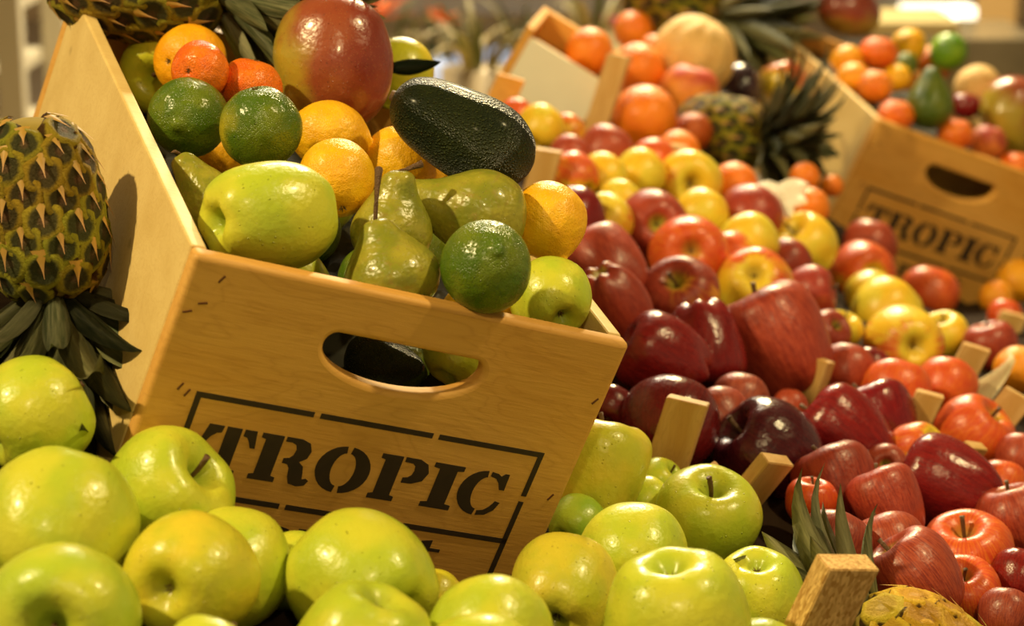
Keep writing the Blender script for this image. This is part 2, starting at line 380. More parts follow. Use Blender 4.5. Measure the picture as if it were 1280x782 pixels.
STEMS = {'apple': stem_mesh(.36, .98), 'apple_tall': stem_mesh(.40, 1.02, .038), 'delicious': stem_mesh(.42, 1.08, .036, .2),
         'pear': stem_mesh(1.68, 2.35, .05, .22, 1.9), 'pear_short': stem_mesh(1.68, 2.35, .045, .22, 1.9), 'stub': stem_mesh(1.08, 1.16, .05, 0)}
CALS = {'apple': calyx_mesh(-.60), 'apple_tall': calyx_mesh(-.62), 'delicious': calyx_mesh(-.88), 'pear': calyx_mesh(-.80, .16),
        'orange': calyx_mesh(.87, .09, 5, 1), 'mandarin': calyx_mesh(.75, .10, 5, 1), 'lemon': calyx_mesh(1.10, .12, 5, 1), 'lemon_round': calyx_mesh(1.0, .12, 5, 1), 'lime': calyx_mesh(.95, .10, 5, 1),
        'mango': stem_mesh(1.05, 1.2, .05, .02), 'avocado': stem_mesh(1.88, 2.02, .13, 0, .8), 'avocado_small': stem_mesh(1.55, 1.66, .08, 0)}
# ------------------------------------------------------------------ room
def box(bm, x0, x1, y0, y1, z0, z1):
    vs = [bm.verts.new((x, y, z)) for x in (x0, x1) for y in (y0, y1) for z in (z0, z1)]
    for f in ((0, 1, 3, 2), (4, 6, 7, 5), (0, 4, 5, 1), (2, 3, 7, 6), (0, 2, 6, 4), (1, 5, 7, 3)): bm.faces.new([vs[i] for i in f])
def boxobj(name, dims, mat, parent=None, bev=.0, smooth=False):
    bm = bmesh.new(); box(bm, *dims)
    bmesh.ops.recalc_face_normals(bm, faces=bm.faces)
    if bev: bmesh.ops.bevel(bm, geom=bm.edges[:], offset=bev, segments=3, affect='EDGES', profile=.6)
    return link(name, bm, mat, parent, smooth)
def struct(o): o['kind'] = 'structure'; return o
struct(boxobj('floor', (-6, 6, -3, 12, -.1, 0), flat('floor_tile', (.34, .27, .18), .45, .12, 2)))
struct(boxobj('wall_back', (-6, 6, 11.9, 12, 0, 3.4), flat('back_wall_paint', (.40, .27, .13), .8, .1, 1)))
struct(boxobj('ceiling', (-6, 6, -3, 12, 3.4, 3.5), flat('ceiling_paint', (.5, .42, .3), .8, .05, 1)))

# ------------------------------------------------------------------ crates
R1 = Matrix(((.87312162, -.36096644, -.32766122), (.18409296, .86648966, -.46401019), (.45140716, .34481721, .82300223)))
T1 = Vector((-.20961162, -.03906737, 1.41411671))
R2 = Matrix(((.88843145, -.39090575, -.24058731), (.26537822, .8651038, -.42564047), (.3745183, .31430575, .8723233)))
T2 = Vector((.53496644, -.2820327, 3.10955267))
CW, CH, CS, CD, TH = .34, .25, .203, .50, .015     # width, front height, side height, depth, board thickness
def outline_mesh(polys, thick, bev=0., res=2):
    cu = bpy.data.curves.new('outline', 'CURVE'); cu.dimensions = '2D'; cu.fill_mode = 'BOTH'
    cu.extrude = thick / 2 - bev; cu.bevel_depth = bev; cu.bevel_resolution = res; cu.offset = -bev
    for pts in polys:
        s = cu.splines.new('POLY'); s.points.add(len(pts) - 1); s.use_cyclic_u = True
        for p, q in zip(s.points, pts): p.co = (q[0], q[1], 0, 1)
    o = bpy.data.objects.new('outline', cu); COL.objects.link(o)
    me = bpy.data.meshes.new_from_object(o.evaluated_get(bpy.context.evaluated_depsgraph_get()))
    bpy.data.objects.remove(o); bpy.data.curves.remove(cu)
    return me
def halfring(cx, cy, rx, ry, ix, iy, a0, a1, n=14):
    a = [a0 + (a1 - a0) * i / n for i in range(n + 1)]
    return [(cx + rx * cos(t), cy + ry * sin(t)) for t in a] + [(cx + ix * cos(t), cy + iy * sin(t)) for t in a[::-1]]
D = radians
STEMP = [(0, 2), (46, 2), (46, 88), (56, 90), (56, 100), (0, 100), (0, 90), (10, 88), (10, 14), (0, 12)]
GL = {
 'T': [[(10, 2), (40, 2), (38, 16), (29, 18), (20, 26), (13, 38), (2, 38)], [(46, 2), (76, 2), (76, 88), (88, 90), (88, 100), (34, 100), (34, 90), (46, 88)], [(82, 2), (106, 2), (112, 38), (102, 38), (96, 26), (90, 18), (82, 16)]],
 'R': [STEMP, [(52, 2), (85, 2), (104, 8), (112, 24), (108, 40), (94, 50), (106, 58), (110, 72), (113, 85), (121, 82), (128, 86), (122, 97), (106, 101), (88, 98), (81, 84), (78, 66), (71, 58), (60, 57), (60, 47), (71, 45), (78, 38), (80, 26), (76, 16), (66, 12), (52, 12)]],
 'O': [halfring(53, 51, 54, 50, 22, 36, D(94), D(266)), halfring(58, 51, 54, 50, 22, 36, D(-86), D(86))],
 'P': [STEMP, [(52, 2), (84, 2), (103, 10), (111, 28), (103, 47), (82, 56), (60, 57), (60, 46), (70, 44), (77, 38), (79, 28), (77, 18), (70, 13), (52, 12)]],
 'I': [[(0, 2), (68, 2), (68, 12), (54, 14), (54, 88), (68, 90), (68, 100), (0, 100), (0, 90), (14, 88), (14, 14), (0, 12)]],
 'C': [halfring(53, 51, 53, 50, 22, 36, D(94), D(266)), [(57, 2), (72, 4), (80, 9), (87, 2), (96, 2), (97, 38), (86, 38), (79, 24), (70, 15), (57, 12)], [(57, 100), (76, 97), (92, 84), (99, 66), (88, 64), (80, 78), (70, 87), (57, 90)]],
 'm': [[(0, 0), (30, 0), (30, 86), (38, 100), (0, 100), (0, 88), (8, 86), (8, 12), (0, 12)], [(36, 4), (56, 0), (68, 12), (68, 86), (74, 100), (42, 100), (42, 30), (36, 18)], [(74, 4), (94, 0), (108, 12), (108, 86), (116, 88), (116, 100), (80, 100), (80, 30), (74, 18)]],
 'a': [[(8, 10), (40, -2), (66, 10), (68, 82), (78, 88), (76, 100), (46, 98), (42, 24), (30, 14), (24, 30), (6, 30)], [(36, 42), (36, 92), (16, 102), (0, 84), (4, 54), (20, 44)]],
 'r': [[(0, 0), (34, 0), (34, 86), (44, 88), (44, 100), (0, 100), (0, 88), (8, 86), (8, 12), (0, 12)], [(40, 8), (58, -2), (72, 8), (70, 30), (56, 32), (50, 22), (40, 28)]],
 'k': [[(0, -38), (34, -38), (34, 86), (40, 88), (40, 100), (0, 100), (0, 88), (8, 86), (8, -26), (0, -26)], [(44, 0), (84, 0), (84, 12), (66, 36), (80, 84), (90, 88), (90, 100), (50, 100), (54, 86), (42, 50), (58, 14), (44, 12)]],
 'e': [halfring(38, 50, 38, 52, 14, 36, D(96), D(264)), [(42, -2), (64, 8), (74, 30), (74, 52), (44, 52), (44, 40), (52, 40), (50, 20), (42, 12)], [(42, 102), (62, 96), (74, 78), (64, 72), (54, 84), (42, 88)]],
 't': [[(10, -30), (34, -40), (34, -2), (58, -2), (58, 12), (34, 12), (34, 48), (8, 48), (8, 12), (-4, 12), (-4, -2), (10, -6)], [(8, 56), (34, 56), (36, 84), (58, 74), (58, 90), (38, 104), (16, 102), (8, 90)]],
}
def place(ch, u, v, wd, h):
    xs = [p[0] for poly in GL[ch] for p in poly]; mx = max(xs)
    return [[(u + p[0] / mx * wd, v + p[1] / 100 * h) for p in poly] for poly in GL[ch]]
def bar(u0, v0, u1, v1): return [(u0, v0), (u1, v0), (u1, v1), (u0, v1)]
def make_crate(Rc, Tc, label, front_mat, side_mat):
    root = empty('wooden_fruit_crate', xf(W3(*Tc), M3 @ Rc))
    tag(root, label, 'crate', None)
    hole = []
    n = 10
    def arc(cx, cy, rx, ry, a0, a1, k): return [(cx + rx * cos(D(a0 + (a1 - a0) * i / k)), cy + ry * sin(D(a0 + (a1 - a0) * i / k))) for i in range(k + 1)]
    hole = arc(.120, .0465, .009, .0095, 180, 270, 6) + arc(.226, .0465, .009, .0095, 270, 360, 6) + arc(.173, .047, .062, .026, 0, 180, 24)
    c = .004
    outer = arc(c, c, c, c, 180, 270, 4) + arc(CW - c, c, c, c, 270, 360, 4) + arc(CW - c, CH - c, c, c, 0, 90, 4) + arc(c, CH - c, c, c, 90, 180, 4)
    me = outline_mesh([outer, hole], TH, .0045, 3)
    fb = link('front_board', me, front_mat, root, False); fb.location = (0, 0, TH / 2)
    me2 = outline_mesh([outer, hole], TH, .003, 2)
    bb = link('back_board', me2, front_mat, root, False); bb.location = (0, 0, CD + TH / 2)
    for x in (0.0005, CW - TH * .8 - .0005):
        sb = boxobj('side_board', (0, TH * .8, 0, CS, 0, CD - TH - .001), side_mat, root, .0025); sb.location = (x, 0.0005, TH + .0005)
    fl = boxobj('bottom_board', (TH, CW - TH, CS - .012, CS - .003, TH + .001, CD - .001), side_mat, root)
    # printing
    t = .0042; y1 = .0995; y2 = .1765; y3 = .2235; x0, x1 = .034, .309
    for a, b in ((x0, .1225), (.1275, .2165), (.2215, x1)):
        for yy in (y1, y2, y3):
            link('printed_bar', outline_mesh([bar(a, yy, b, yy + t)], .0006), PAINT, root, False).location = (0, 0, -.0002)
    for a, b in ((y1 + t, .138), (.143, y3)):
        for xx in (x0, x1 - t):
            link('printed_bar', outline_mesh([bar(xx, a, xx + t, b)], .0006), PAINT, root, False).location = (0, 0, -.0002)
    for ch, u, wd in (('T', .0475, .0415), ('R', .0912, .0455), ('O', .1385, .0415), ('P', .1845, .0405), ('I', .2273, .0245), ('C', .2530, .0370)):
        link('printed_letter', outline_mesh(place(ch, u, .1215, wd, .0385), .0006), PAINT, root, False).location = (0, 0, -.0002)
    for ch, u, wd in (('m', .068, .041), ('a', .113, .028), ('r', .144, .025), ('k', .172, .030), ('e', .206, .026), ('t', .2375, .021)):
        link('printed_letter', outline_mesh(place(ch, u, .1945, wd, .0185), .0006), PAINT, root, False).location = (0, 0, -.0002)
    for u, v, a in ((.0235, .014, .5), (.0215, .098, .45), (.0275, .102, .45), (.008, .042, 1.2), (.331, .050, .6), (.329, .135, .5), (.327, .205, .9), (.0165, .034, 1.3)):
        bm = bmesh.new(); box(bm, -.0006, .0006, -.0032, .0032, -.0007, .001)
        st = link('staple', bm, STAPLE, root, False); st.location = (u, v, 0); st.rotation_euler = (0, 0, a)
    return root
crate1 = make_crate(R1, T1, 'big tilted pine crate at the front, mango and avocado heaped in it', PINE, PINES)
crate2 = make_crate(R2, T2, 'smaller-looking blurred wooden crate behind the red apples, full of mandarins', PINE2, PINES)

def ray(px, py): return Vector(((px - 640) / F, (py - 391) / F, 1.))
def zc(Rc, Tc, px, py, h):          # depth where a pixel's ray meets the plane h above a crate's rim
    V = Rc.col[1]; p = Tc - V * h
    return V.dot(p) / V.dot(ray(px, py))
def z0(px, py): return 1 / (.498 - .4287 * (px - 640) / F + 1.405 * (py - 391) / F - .075 * math.exp(-((px - 1200) / 150) ** 2 - ((py - 350) / 70) ** 2))

# ------------------------------------------------------------------ fruit tables
# kind, mesh, material, px, py, width in px, stem direction (right, up, toward viewer), options, label
FR = []
CATS = {}
def A(name, mesh, mat, px, py, wpx, ax, label, **o):
    FR.append(dict(name=name, mesh=mesh, mat=mat, px=px, py=py, w=wpx, ax=ax, label=label, **o))
def c1(px, py, h): return zc(R1, T1, px, py, h)
def c2(px, py, h): return zc(R2, T2, px, py, h)
ga, ra, da, ba = ('green_apple', 'green_apple'), ('red_apple', 'red_apple'), ('dark_red_apple', 'dark_apple'), ('bicolour_apple', 'bicolour_apple')
# --- in the front crate
A('green_apple', 'apple_tall', 'green_apple', 338, 271, 140, (.76, .10, -.58), 'large green apple lying on its side at the near left corner of the front crate', z=1.515, blush=.0, spin=1, sz=1.22, in1=1)
A('lime', 'lime', 'lime', 235, 147, 101, (.1, .25, -.9), 'round dark green lime directly below the mandarin pair in the front crate', z=1.665, in1=1)
A('lime', 'lime', 'lime', 326, 160, 103, (-.1, .90, .35), 'green lime with a yellow side and a scar on top, left of the lemons', z=1.625, blush=.42, spin=3.0, in1=1)
A('pear', 'pear', 'pear', 262, 252, 78, (-.42, .72, .1), 'small pear with a stubby brown end wedged at the left wall of the front crate', z=1.60, in1=1, stem=(-.3, .8, .3, .45))
A('lemon', 'lemon', 'lemon', 412, 170, 88, (-.9, .18, .2), 'lemon tucked right under the mango', z=1.70, in1=1)
A('lemon', 'lemon_round', 'lemon', 421, 222, 96, (.18, -.75, .55), 'lemon with its dark stem scar showing, beside the large green apple', z=1.60, in1=1)
A('lemon', 'lemon_round', 'lemon', 504, 205, 98, (-.9, .2, .1), 'lemon behind the curved pear stem, beneath the long avocado', z=1.72, in1=1)
A('pear', 'pear', 'pear', 489, 290, 104, (.06, .95, .15), 'slender upright pear with its brown stem bent to the right over a lemon', z=1.60, in1=1, stem=(.95, .22, .2, 1.), sz=.85)
A('pear', 'pear_short', 'pear', 489, 346, 124, (-.25, .85, .05), 'glossy pear at the crate rim with a tall thin stem rising from its neck', z=1.555, in1=1, sz=.82, stem=(.10, .98, .1, 1.6), stz=1.38)
A('pear', 'pear', 'pear', 603, 268, 116, (-.78, .12, .15), 'freckled pear lying on its side above the front lime', z=1.60, in1=1, nostem=1, sx=1)
A('lime', 'lime', 'lime', 607, 333, 116, (-.25, -.3, -.9), 'dark green lime on the front rim between pear and green apple', z=1.52, in1=1)
A('lemon', 'lemon', 'lemon', 686, 276, 98, (-.26, .85, -.30), 'bright lemon at the right edge of the front crate, its tip pointing down', z=1.62, in1=1, sz=.90)
A('green_apple', 'apple', 'green_apple', 688, 372, 104, (-.3, .5, -.6), 'green apple in the near right corner of the front crate', z=1.60, in1=1)
A('avocado', 'avocado', 'avocado', 598, 176, 114, (-.87, .46, .0), 'long shiny dark avocado lying across the top of the front crate', z=1.655, in1=1, sz=1.08)
A('mango', 'mango', 'mango', 416, 82, 153, (.02, .97, .15), 'big red and yellow mango standing highest in the front crate', z=1.77, in1=1, spin=-.3)
A('green_apple', 'apple', 'green_apple', 205, 92, 112, (-.15, -.2, .9), 'pale green-yellow apple at the far left of the front crate, stem facing out', z=1.84, in1=1, col=(1.05, .95, .8))
A('orange', 'orange', 'lemon', 238, 76, 92, (-.5, -.1, .8), 'yellow-orange citrus at the back left of the front crate behind a mandarin', z=1.79, in1=1, col=(1, .85, .8))
A('mandarin', 'mandarin', 'mandarin', 250, 88, 76, (-.3, -.1, .8), 'small orange mandarin pressed against the yellow-orange citrus', z=1.70, in1=1)
A('mandarin', 'mandarin', 'mandarin', 313, 108, 82, (.2, .8, .1), 'orange mandarin between the two limes and the mango', z=1.715, in1=1)
A('lemon', 'lemon_round', 'green_apple', 500, 90, 84, (.3, .8, -.2), 'yellow-green fruit with a dark leaf peeping out behind the mango', z=1.97, in1=1, col=(1.25, 1, .8))
A('avocado', 'avocado_small', 'avocado', 468, 452, 76, (.9, -.1, .1), 'dark green fruit seen through the handle hole of the front crate', z=1.575, in1=1)
for u_, w_, kd, lb in ((.125, .13, 'green_apple', 'shaded green apple under the large one, near the crate rim'), (.25, .07, 'green_apple', 'shaded green apple deep between front pear and lime'), (.285, .135, 'lemon', 'lemon in shadow behind the front lime'),
                       (.205, .165, 'lime', 'lime in the dark gap between the two freckled pears'), (.26, .24, 'lime', 'lime in shadow under the long avocado'), (.20, .315, 'green_apple', 'green apple in shadow under the mango'), (.105, .215, 'green_apple', 'green apple in the dark under the two limes'),
                       (.125, .37, 'lemon', 'yellow citrus in shadow behind the mandarins'), (.165, .24, 'lime', 'lime hidden in the shadow between lime and lemon'), (.225, .12, 'lime', 'lime deep behind the handle hole')):
    c_ = T1 + R1 @ Vector((u_, .115 if 'handle' in lb else .062, w_))
    A(kd, {'green_apple': 'apple', 'lime': 'lime', 'lemon': 'lemon_round'}[kd], kd, 640 + F * c_.x / c_.z, 391 + F * c_.y / c_.z, .060 * F / c_.z, (.4, .6, -.3), lb, z=c_.z, in1=1)
# --- green apples in front
def GA(px, py, wpx, ax, label, **o): A('green_apple', o.pop('mesh', 'apple'), 'green_apple', px, py, wpx, ax, label, **o)
GA(42, 518, 150, (.7, .5, -.5), 'green apple beside the pineapple crown, topmost at the left edge', dz=-.06)
GA(70, 662, 196, (.2, .75, -.6), 'big green apple below the topmost left one, its skin smooth and plain', mesh='apple_tall')
GA(78, 772, 196, (.0, -.05, 1), 'green apple in the bottom left corner, stem hollow facing out', col=(.95, 1, 1))
GA(208, 618, 162, (.62, .42, .35), 'green apple touching the left end of the printed crate front', mesh='apple_tall')
GA(238, 722, 166, (.30, .10, -.85), 'yellowish green apple with a deep shadowed hollow, second along the bottom', col=(1.2, .98, .9))
GA(287, 712, 152, (.5, .3, -.8), 'green apple half hidden to the right of the hollow-faced yellowish one', mesh='apple_tall', dz=.03)
GA(372, 716, 104, (.2, .6, -.6), 'small green apple deep in the gap against the crate front', dz=.05)
GA(452, 730, 180, (-.5, .3, -.5), 'large green apple covering the lower print of the crate', mesh='apple_tall')
GA(455, 812, 178, (-.30, -.80, -.20), 'green apple at the bottom edge with its calyx turned up, below the large one', dz=-.03)
GA(542, 748, 74, (.2, .6, -.6), 'bit of yellow-green apple between two bottom apples under the crate corner', dz=.05, col=(1.25, .95, .8))
GA(612, 797, 157, (.1, .6, -.7), 'green apple at the bottom edge just below the crate front', dz=-.05)
GA(600, 850, 165, (-.1, .6, -.7), 'green apple cut by the bottom edge below the crate corner', dz=-.06)
GA(705, 740, 140, (.2, .5, -.8), 'green apple with orange tinge at the lower right corner of the crate', col=(1.02, .86, .9), mesh='apple_tall')
GA(845, 774, 184, (.12, -.93, -.30), 'largest green apple at the bottom middle, calyx on its top', dz=-.09)
GA(791, 697, 140, (.0, .6, -.8), 'green apple between the crate edge and the stemmed apple')
GA(884, 648, 134, (.10, .80, .52), 'shiny green apple with a short brown stem in its hollow')
GA(946, 746, 124, (.05, -.85, -.45), 'green apple with a small calyx beside the pineapple leaves')
GA(748, 590, 122, (.20, .95, -.1), 'tall green apple with an orange flush behind the right edge of the crate', mesh='delicious', col=(1.05, .88, .9), sz=1.12)
GA(826, 602, 62, (.3, .3, .2), 'small green apple under the leaning wooden stake', dz=.05)
GA(808, 626, 62, (.3, .3, -.3), 'sliver of green apple just above the plain green one at the crate edge', dz=.04)
GA(262, 836, 136, (.3, .6, -.3), 'green apple barely rising over the bottom edge at left', dz=-.06)
GA(955, 830, 120, (.3, .6, -.3), 'green apple barely rising over the bottom edge beside the chipboard block', dz=-.05)
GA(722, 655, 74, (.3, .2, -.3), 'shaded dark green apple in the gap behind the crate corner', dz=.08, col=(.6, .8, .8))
# --- red, dark and bicoloured apples
def RA(px, py, wpx, ax, label, **o): A('red_apple', o.pop('mesh', 'apple'), 'red_apple', px, py, wpx, ax, label, **o)
def DA(px, py, wpx, ax, label, **o): A('dark_red_apple', o.pop('mesh', 'delicious'), 'dark_apple', px, py, wpx, ax, label, blush=o.pop('blush', .85), **o)
def BA(px, py, wpx, ax, label, **o): A('bicolour_apple', o.pop('mesh', 'apple'), 'bicolour_apple', px, py, wpx, ax, label, **o)
RC, RD = (1, 1, 1), (.75, .7, .8)
DA(718, 272, 72, (.3, .3, -.5), 'dull dark red apple right beside the lemon on the crate edge', mesh='apple', col=(1.6, 1.4, 1.3))
BA(756, 277, 66, (-.2, .2, .4), 'yellow apple with a red edge behind the dull dark red one', blush=.25)
RA(758, 335, 92, (-.4, .5, -.4), 'matt red apple above the right rim of the front crate', blush=.95, mesh='delicious', col=(1.3, 1.6, 1.6))
RA(768, 380, 82, (.28, -.55, -.3), 'bright red apple with knobbly base at the crate rim', blush=1, mesh='delicious', dz=-.02)
RA(816, 283, 86, (-.1, -.05, -1), 'red apple whose round calyx faces out, above the orange-red one', blush=.85, col=(1.2, 1.3, 1.1))
BA(861, 316, 91, (.0, -.05, -1), 'orange-red apple with yellow star around its outward calyx', blush=.62)
BA(876, 268, 62, (.3, .4, -.3), 'yellow apple tucked behind the two calyx-faced red ones', blush=.15)
BA(861, 228, 76, (.05, -.1, 1), 'yellow apple with a dark stem hollow, near the small pineapple', blush=.28)
BA(799, 219, 62, (.4, .4, -.3), 'lemon-yellow apple left of the dark-hollowed yellow one', blush=.1)
BA(753, 222, 58, (.4, .4, -.3), 'yellow apple in the blurred row below the pink-red one', blush=.18)
BA(716, 222, 60, (-.4, .4, -.3), 'yellow-orange apple just right of the avocado tip', blush=.4)
BA(776, 254, 56, (.4, .6, -.3), 'small yellow apple between a red-edged yellow and a red apple', blush=.05, dz=.04)
RA(757, 190, 64, (.4, .6, -.3), 'pink-red blurred apple under the white card of the back crate', blush=1, col=(1.5, 2.2, 1.8))
RA(712, 195, 50, (.4, .6, -.3), 'small blurred red apple beside the far wooden stake', blush=.9, col=(1.5, 2., 1.7))
BA(815, 202, 56, (-.4, .4, -.3), 'orange-red blurred apple left of the small wood tip', blush=.75)
BA(676, 160, 56, (.3, .5, -.3), 'blurred yellow apple above the avocado, below the white card', blush=.1)
BA(708, 165, 44, (.3, .5, -.3), 'blurred orange-yellow apple at the foot of the white card', blush=.5)
BA(645, 148, 46, (.3, .5, -.3), 'blurred orange apple just over the avocado at the far stake', blush=.6)
RA(938, 270, 76, (.3, .5, -.3), 'shiny red apple with a yellow patch below the white petals', blush=.85, col=(1.2, 1, 1.2))
BA(935, 304, 72, (-.4, .5, -.3), 'flat yellow apple below the shiny red one', blush=.08)
BA(915, 322, 62, (-.4, .3, -.3), 'orange-yellow apple squeezed beside the star-marked one', blush=.42)
BA(943, 358, 90, (.10, -.35, -.75), 'yellow-orange apple with calyx low, above the largest red apple', blush=.40)
BA(1005, 308, 78, (-.42, .55, .45), 'clear yellow apple with its stem hollow at upper left', blush=.06)
RA(984, 328, 56, (.3, .5, -.3), 'red apple hidden behind the clear yellow and pink-red ones', blush=.9, dz=.03)
RA(1014, 366, 64, (.6, .1, .2), 'deep pink-red apple right of the low-calyx yellow-orange one', blush=.95, col=(1.25, 1, 1.6))
BA(1078, 342, 76, (-.25, .0, -.9), 'apple half red and half yellow, calyx facing out, below the far crate print', blush=.55, spin=2.8)
RA(1087, 308, 64, (.2, .6, -.3), 'blurred red apple touching the left edge of the far crate print', blush=.9, col=(1.4, 2., 1.4), dz=.04)
BA(1088, 370, 60, (.1, .25, -.85), 'small yellow apple with calyx up behind the plain yellow pair', blush=.2)
BA(1108, 390, 82, (.45, .5, -.2), 'plain yellow apple right above the red-rimmed round one', blush=.0)
BA(1161, 368, 68, (.2, .6, -.3), 'red-striped apple leaning on the bottom print of the far crate', blush=.7)
BA(1130, 430, 92, (-.15, .05, -1), 'round yellow apple with red rim and calyx facing out', blush=.42)
BA(1179, 420, 60, (-.15, .65, .35), 'pale yellow apple just right of the red-rimmed round one', blush=.0, dz=.02)
BA(1052, 412, 48, (.2, .6, .3), 'yellow apple in the gap right of the largest red apple', blush=.1, dz=.04)
RA(1034, 416, 54, (.2, .2, .3), 'small red apple behind the shoulder of the largest red apple', blush=.95, dz=.03)
RA(1238, 432, 64, (-.2, .8, .1), 'shiny red apple between the two upright stakes at the right', blush=.85, col=(1.2, 1.2, 1))
BA(1120, 490, 80, (.2, .7, -.3), 'orange-red apple behind the dark pair, above a grey stake', blush=.72, dz=.02)
BA(1182, 482, 72, (.2, .7, -.3), 'orange apple with yellow streaks between two grey stakes', blush=.55)
RA(1057, 463, 66, (.2, .7, -.3), 'orange-red apple behind the pale stake beside the largest red apple', blush=.8, col=(1.3, 1.5, 1))
DA(1086, 460, 50, (.2, .7, -.3), 'dull brownish red apple deep under the red-rimmed round one', dz=.04, mesh='apple', col=(2, 2, 1.2))
RA(968, 425, 122, (-.38, .72, -.05), 'largest red apple in the pile, conical with a lobed base at its lower right', blush=1, mesh='delicious', col=(1.35, 1.5, 1.4), sz=1.05, dz=-.03)
RA(851, 370, 94, (-.20, .42, .65), 'red and yellow apple showing a curved stem above the dark pair', blush=.72)
DA(826, 446, 97, (-.75, .38, .1), 'dark red oval apple at the right corner of the front crate', col=(2., 1.2, 1.1), dz=-.02)
DA(882, 435, 88, (.12, -.85, .15), 'dark red upright apple whose lobed end points up', col=(1.8, 1.1, 1.1), sz=1.05)
DA(838, 532, 116, (.2, .5, -.4), 'dark maroon apple behind the tall leaning stake', mesh='apple', dz=.02)
DA(765, 508, 52, (.2, .5, -.4), 'almost black red apple in the shade of the front crate corner', mesh='apple', dz=.04)
RA(925, 503, 70, (.2, .6, -.4), 'dull dusky red apple above the purple-black one', blush=1, col=(.8, 1.5, 1.4), dz=.03)
RA(900, 522, 74, (-.2, .6, -.4), 'plain red apple between tall stake and the purple-black apple', blush=1, col=(1.2, 1.8, 1.5), dz=.04)
DA(958, 563, 120, (-.62, .45, .25), 'purple-black apple above the small slanted stake', mesh='apple_tall', col=(.55, .9, 1.3), dz=-.01)
DA(1052, 541, 104, (-.6, .5, -.1), 'shiny dark red apple in front of its darker twin, right of the purple-black one', col=(2.3, 1.3, 1.2))
DA(1097, 526, 92, (-.3, .7, -.1), 'darker red twin behind the shiny dark red apple, next to a grey stake', col=(1.8, 1.0, 1.2), dz=.03)
BA(1146, 562, 66, (-.45, -.35, -.5), 'yellow-orange apple with dark calyx right of the dark twins', blush=.35)
BA(1217, 541, 92, (.5, .55, .35), 'streaked red apple with a bright yellow cheek and thin stem', blush=.6)
DA(1181, 606, 108, (-.72, .30, -.25), 'dark red egg-shaped apple with its calyx at lower right', col=(1.9, 1.1, 1.1), dz=-.02)
RA(1046, 608, 98, (-.3, .75, -.2), 'tall red apple with tiny pale dots below the shiny dark one', blush=1, mesh='delicious')
RA(1108, 628, 84, (-.3, .75, -.2), 'red apple left of the egg-shaped dark one', blush=1, mesh='delicious', col=(1.2, 1.2, 1.2))
BA(1014, 626, 60, (.1, .85, .2), 'small orange apple with a tiny stem under the purple-black one', blush=.7, col=(1, .8, .8))
RA(1042, 682, 88, (.2, .7, -.3), 'dusky red apple behind the pineapple leaves', blush=1, col=(.9, 1.3, 1.3), dz=.02)
RA(1110, 686, 92, (-.2, .7, -.3), 'orange-red apple just above the lumpy one beside the ripe pineapple', blush=.95, col=(1.3, 2., 1.4), dz=.02)
BA(1208, 695, 108, (-.15, .75, .45), 'glowing red and orange apple below the egg-shaped dark one', blush=.78)
RA(1140, 724, 114, (-.45, .6, .0), 'lumpy red apple touching the ripe pineapple', blush=.95, mesh='apple_tall', col=(1.2, 1.6, 1.3), dz=-.02)
BA(1205, 742, 88, (-.15, .75, .55), 'red apple with yellow stem hollow right of the lumpy one', blush=.82, dz=.0)
RA(1268, 648, 92, (-.2, .75, .0), 'red apple cut by the right edge, next to the egg-shaped dark one', blush=.92, col=(1.2, 1.4, 1))
BA(1252, 606, 60, (.2, .65, -.3), 'yellow-topped red apple above the one cut by the right edge', blush=.55, dz=.03)
DA(1276, 722, 72, (.2, .65, -.3), 'dark red apple low at the right edge', mesh='apple', col=(2, 1.2, 1))
RA(1258, 768, 66, (.2, .65, -.3), 'small dusky red apple in the bottom right corner', blush=1, col=(.9, 1.4, 1.3))
RA(1276, 572, 60, (.2, .65, -.3), 'pinkish red apple at the right edge below a stake', blush=.9, col=(1.4, 2., 1.6))
RA(1106, 582, 52, (-.1, .1, .9), 'small pink-red apple with hollow facing out, between dark ones', blush=.9, col=(1.4, 2., 1.7), dz=.02)
RA(988, 508, 42, (.2, .65, -.3), 'tiny patch of orange-red apple above the purple-black one', blush=.8, col=(1.4, 1.8, 1), dz=.05)
BA(1256, 395, 40, (.2, .65, -.3), 'orange fruit glimpsed behind the far right upright stake', blush=.6, col=(1, .8, .7))
# --- oranges and mixed fruit in the middle distance
def OR(px, py, wpx, label, **o): A('orange', 'orange', 'orange', px, py, wpx, o.pop('ax', (.2, .6, -.5)), label, **o)
OR(806, 148, 77, 'bright single orange in front of the melon and peach')
OR(797, 88, 64, 'orange beside the back crate post, behind the bright single one')
OR(737, 64, 60, 'orange inside the open back crate', z=2.99)
OR(792, 38, 46, 'small orange behind the open back crate, below the dark pineapple')
OR(818, 62, 36, 'orange peeping out left of the melon')
OR(848, 190, 52, 'orange behind the small wood tip')
OR(917, 232, 56, 'orange under the small pineapple, left of the white petals')
OR(1006, 222, 36, 'orange behind the white petals at the small pineapple crown')
OR(1012, 258, 46, 'orange just right below the white petals')
OR(975, 268, 44, 'orange below the white petals on the shiny red apple', dz=.03)
OR(1040, 232, 26, 'tiny orange at the left edge of the far crate', dz=.05)
OR(1274, 352, 54, 'yellow-orange fruit beside the lower corner of the far crate', col=(1, 1.6, 1))
OR(1272, 462, 56, 'orange at the right edge between white strip and stake', col=(1, 1.4, 1))
OR(1245, 372, 40, 'half hidden orange under the lower corner of the far crate', col=(1, 1.4, 1), dz=.03)
A('peach', 'peach', 'peach', 862, 115, 68, (.2, .8, .2), 'velvety orange peach in front of the ribbed melon')
A('plum', 'plum', 'plum', 927, 108, 56, (.6, .3, .2), 'black plum between peach and red-cheeked mango')
A('mango', 'peach', 'mango', 978, 104, 56, (-.3, .8, .1), 'small red-cheeked yellow mango right of the black plum', col=(1.7, 1.6, 1), spin=2.6)
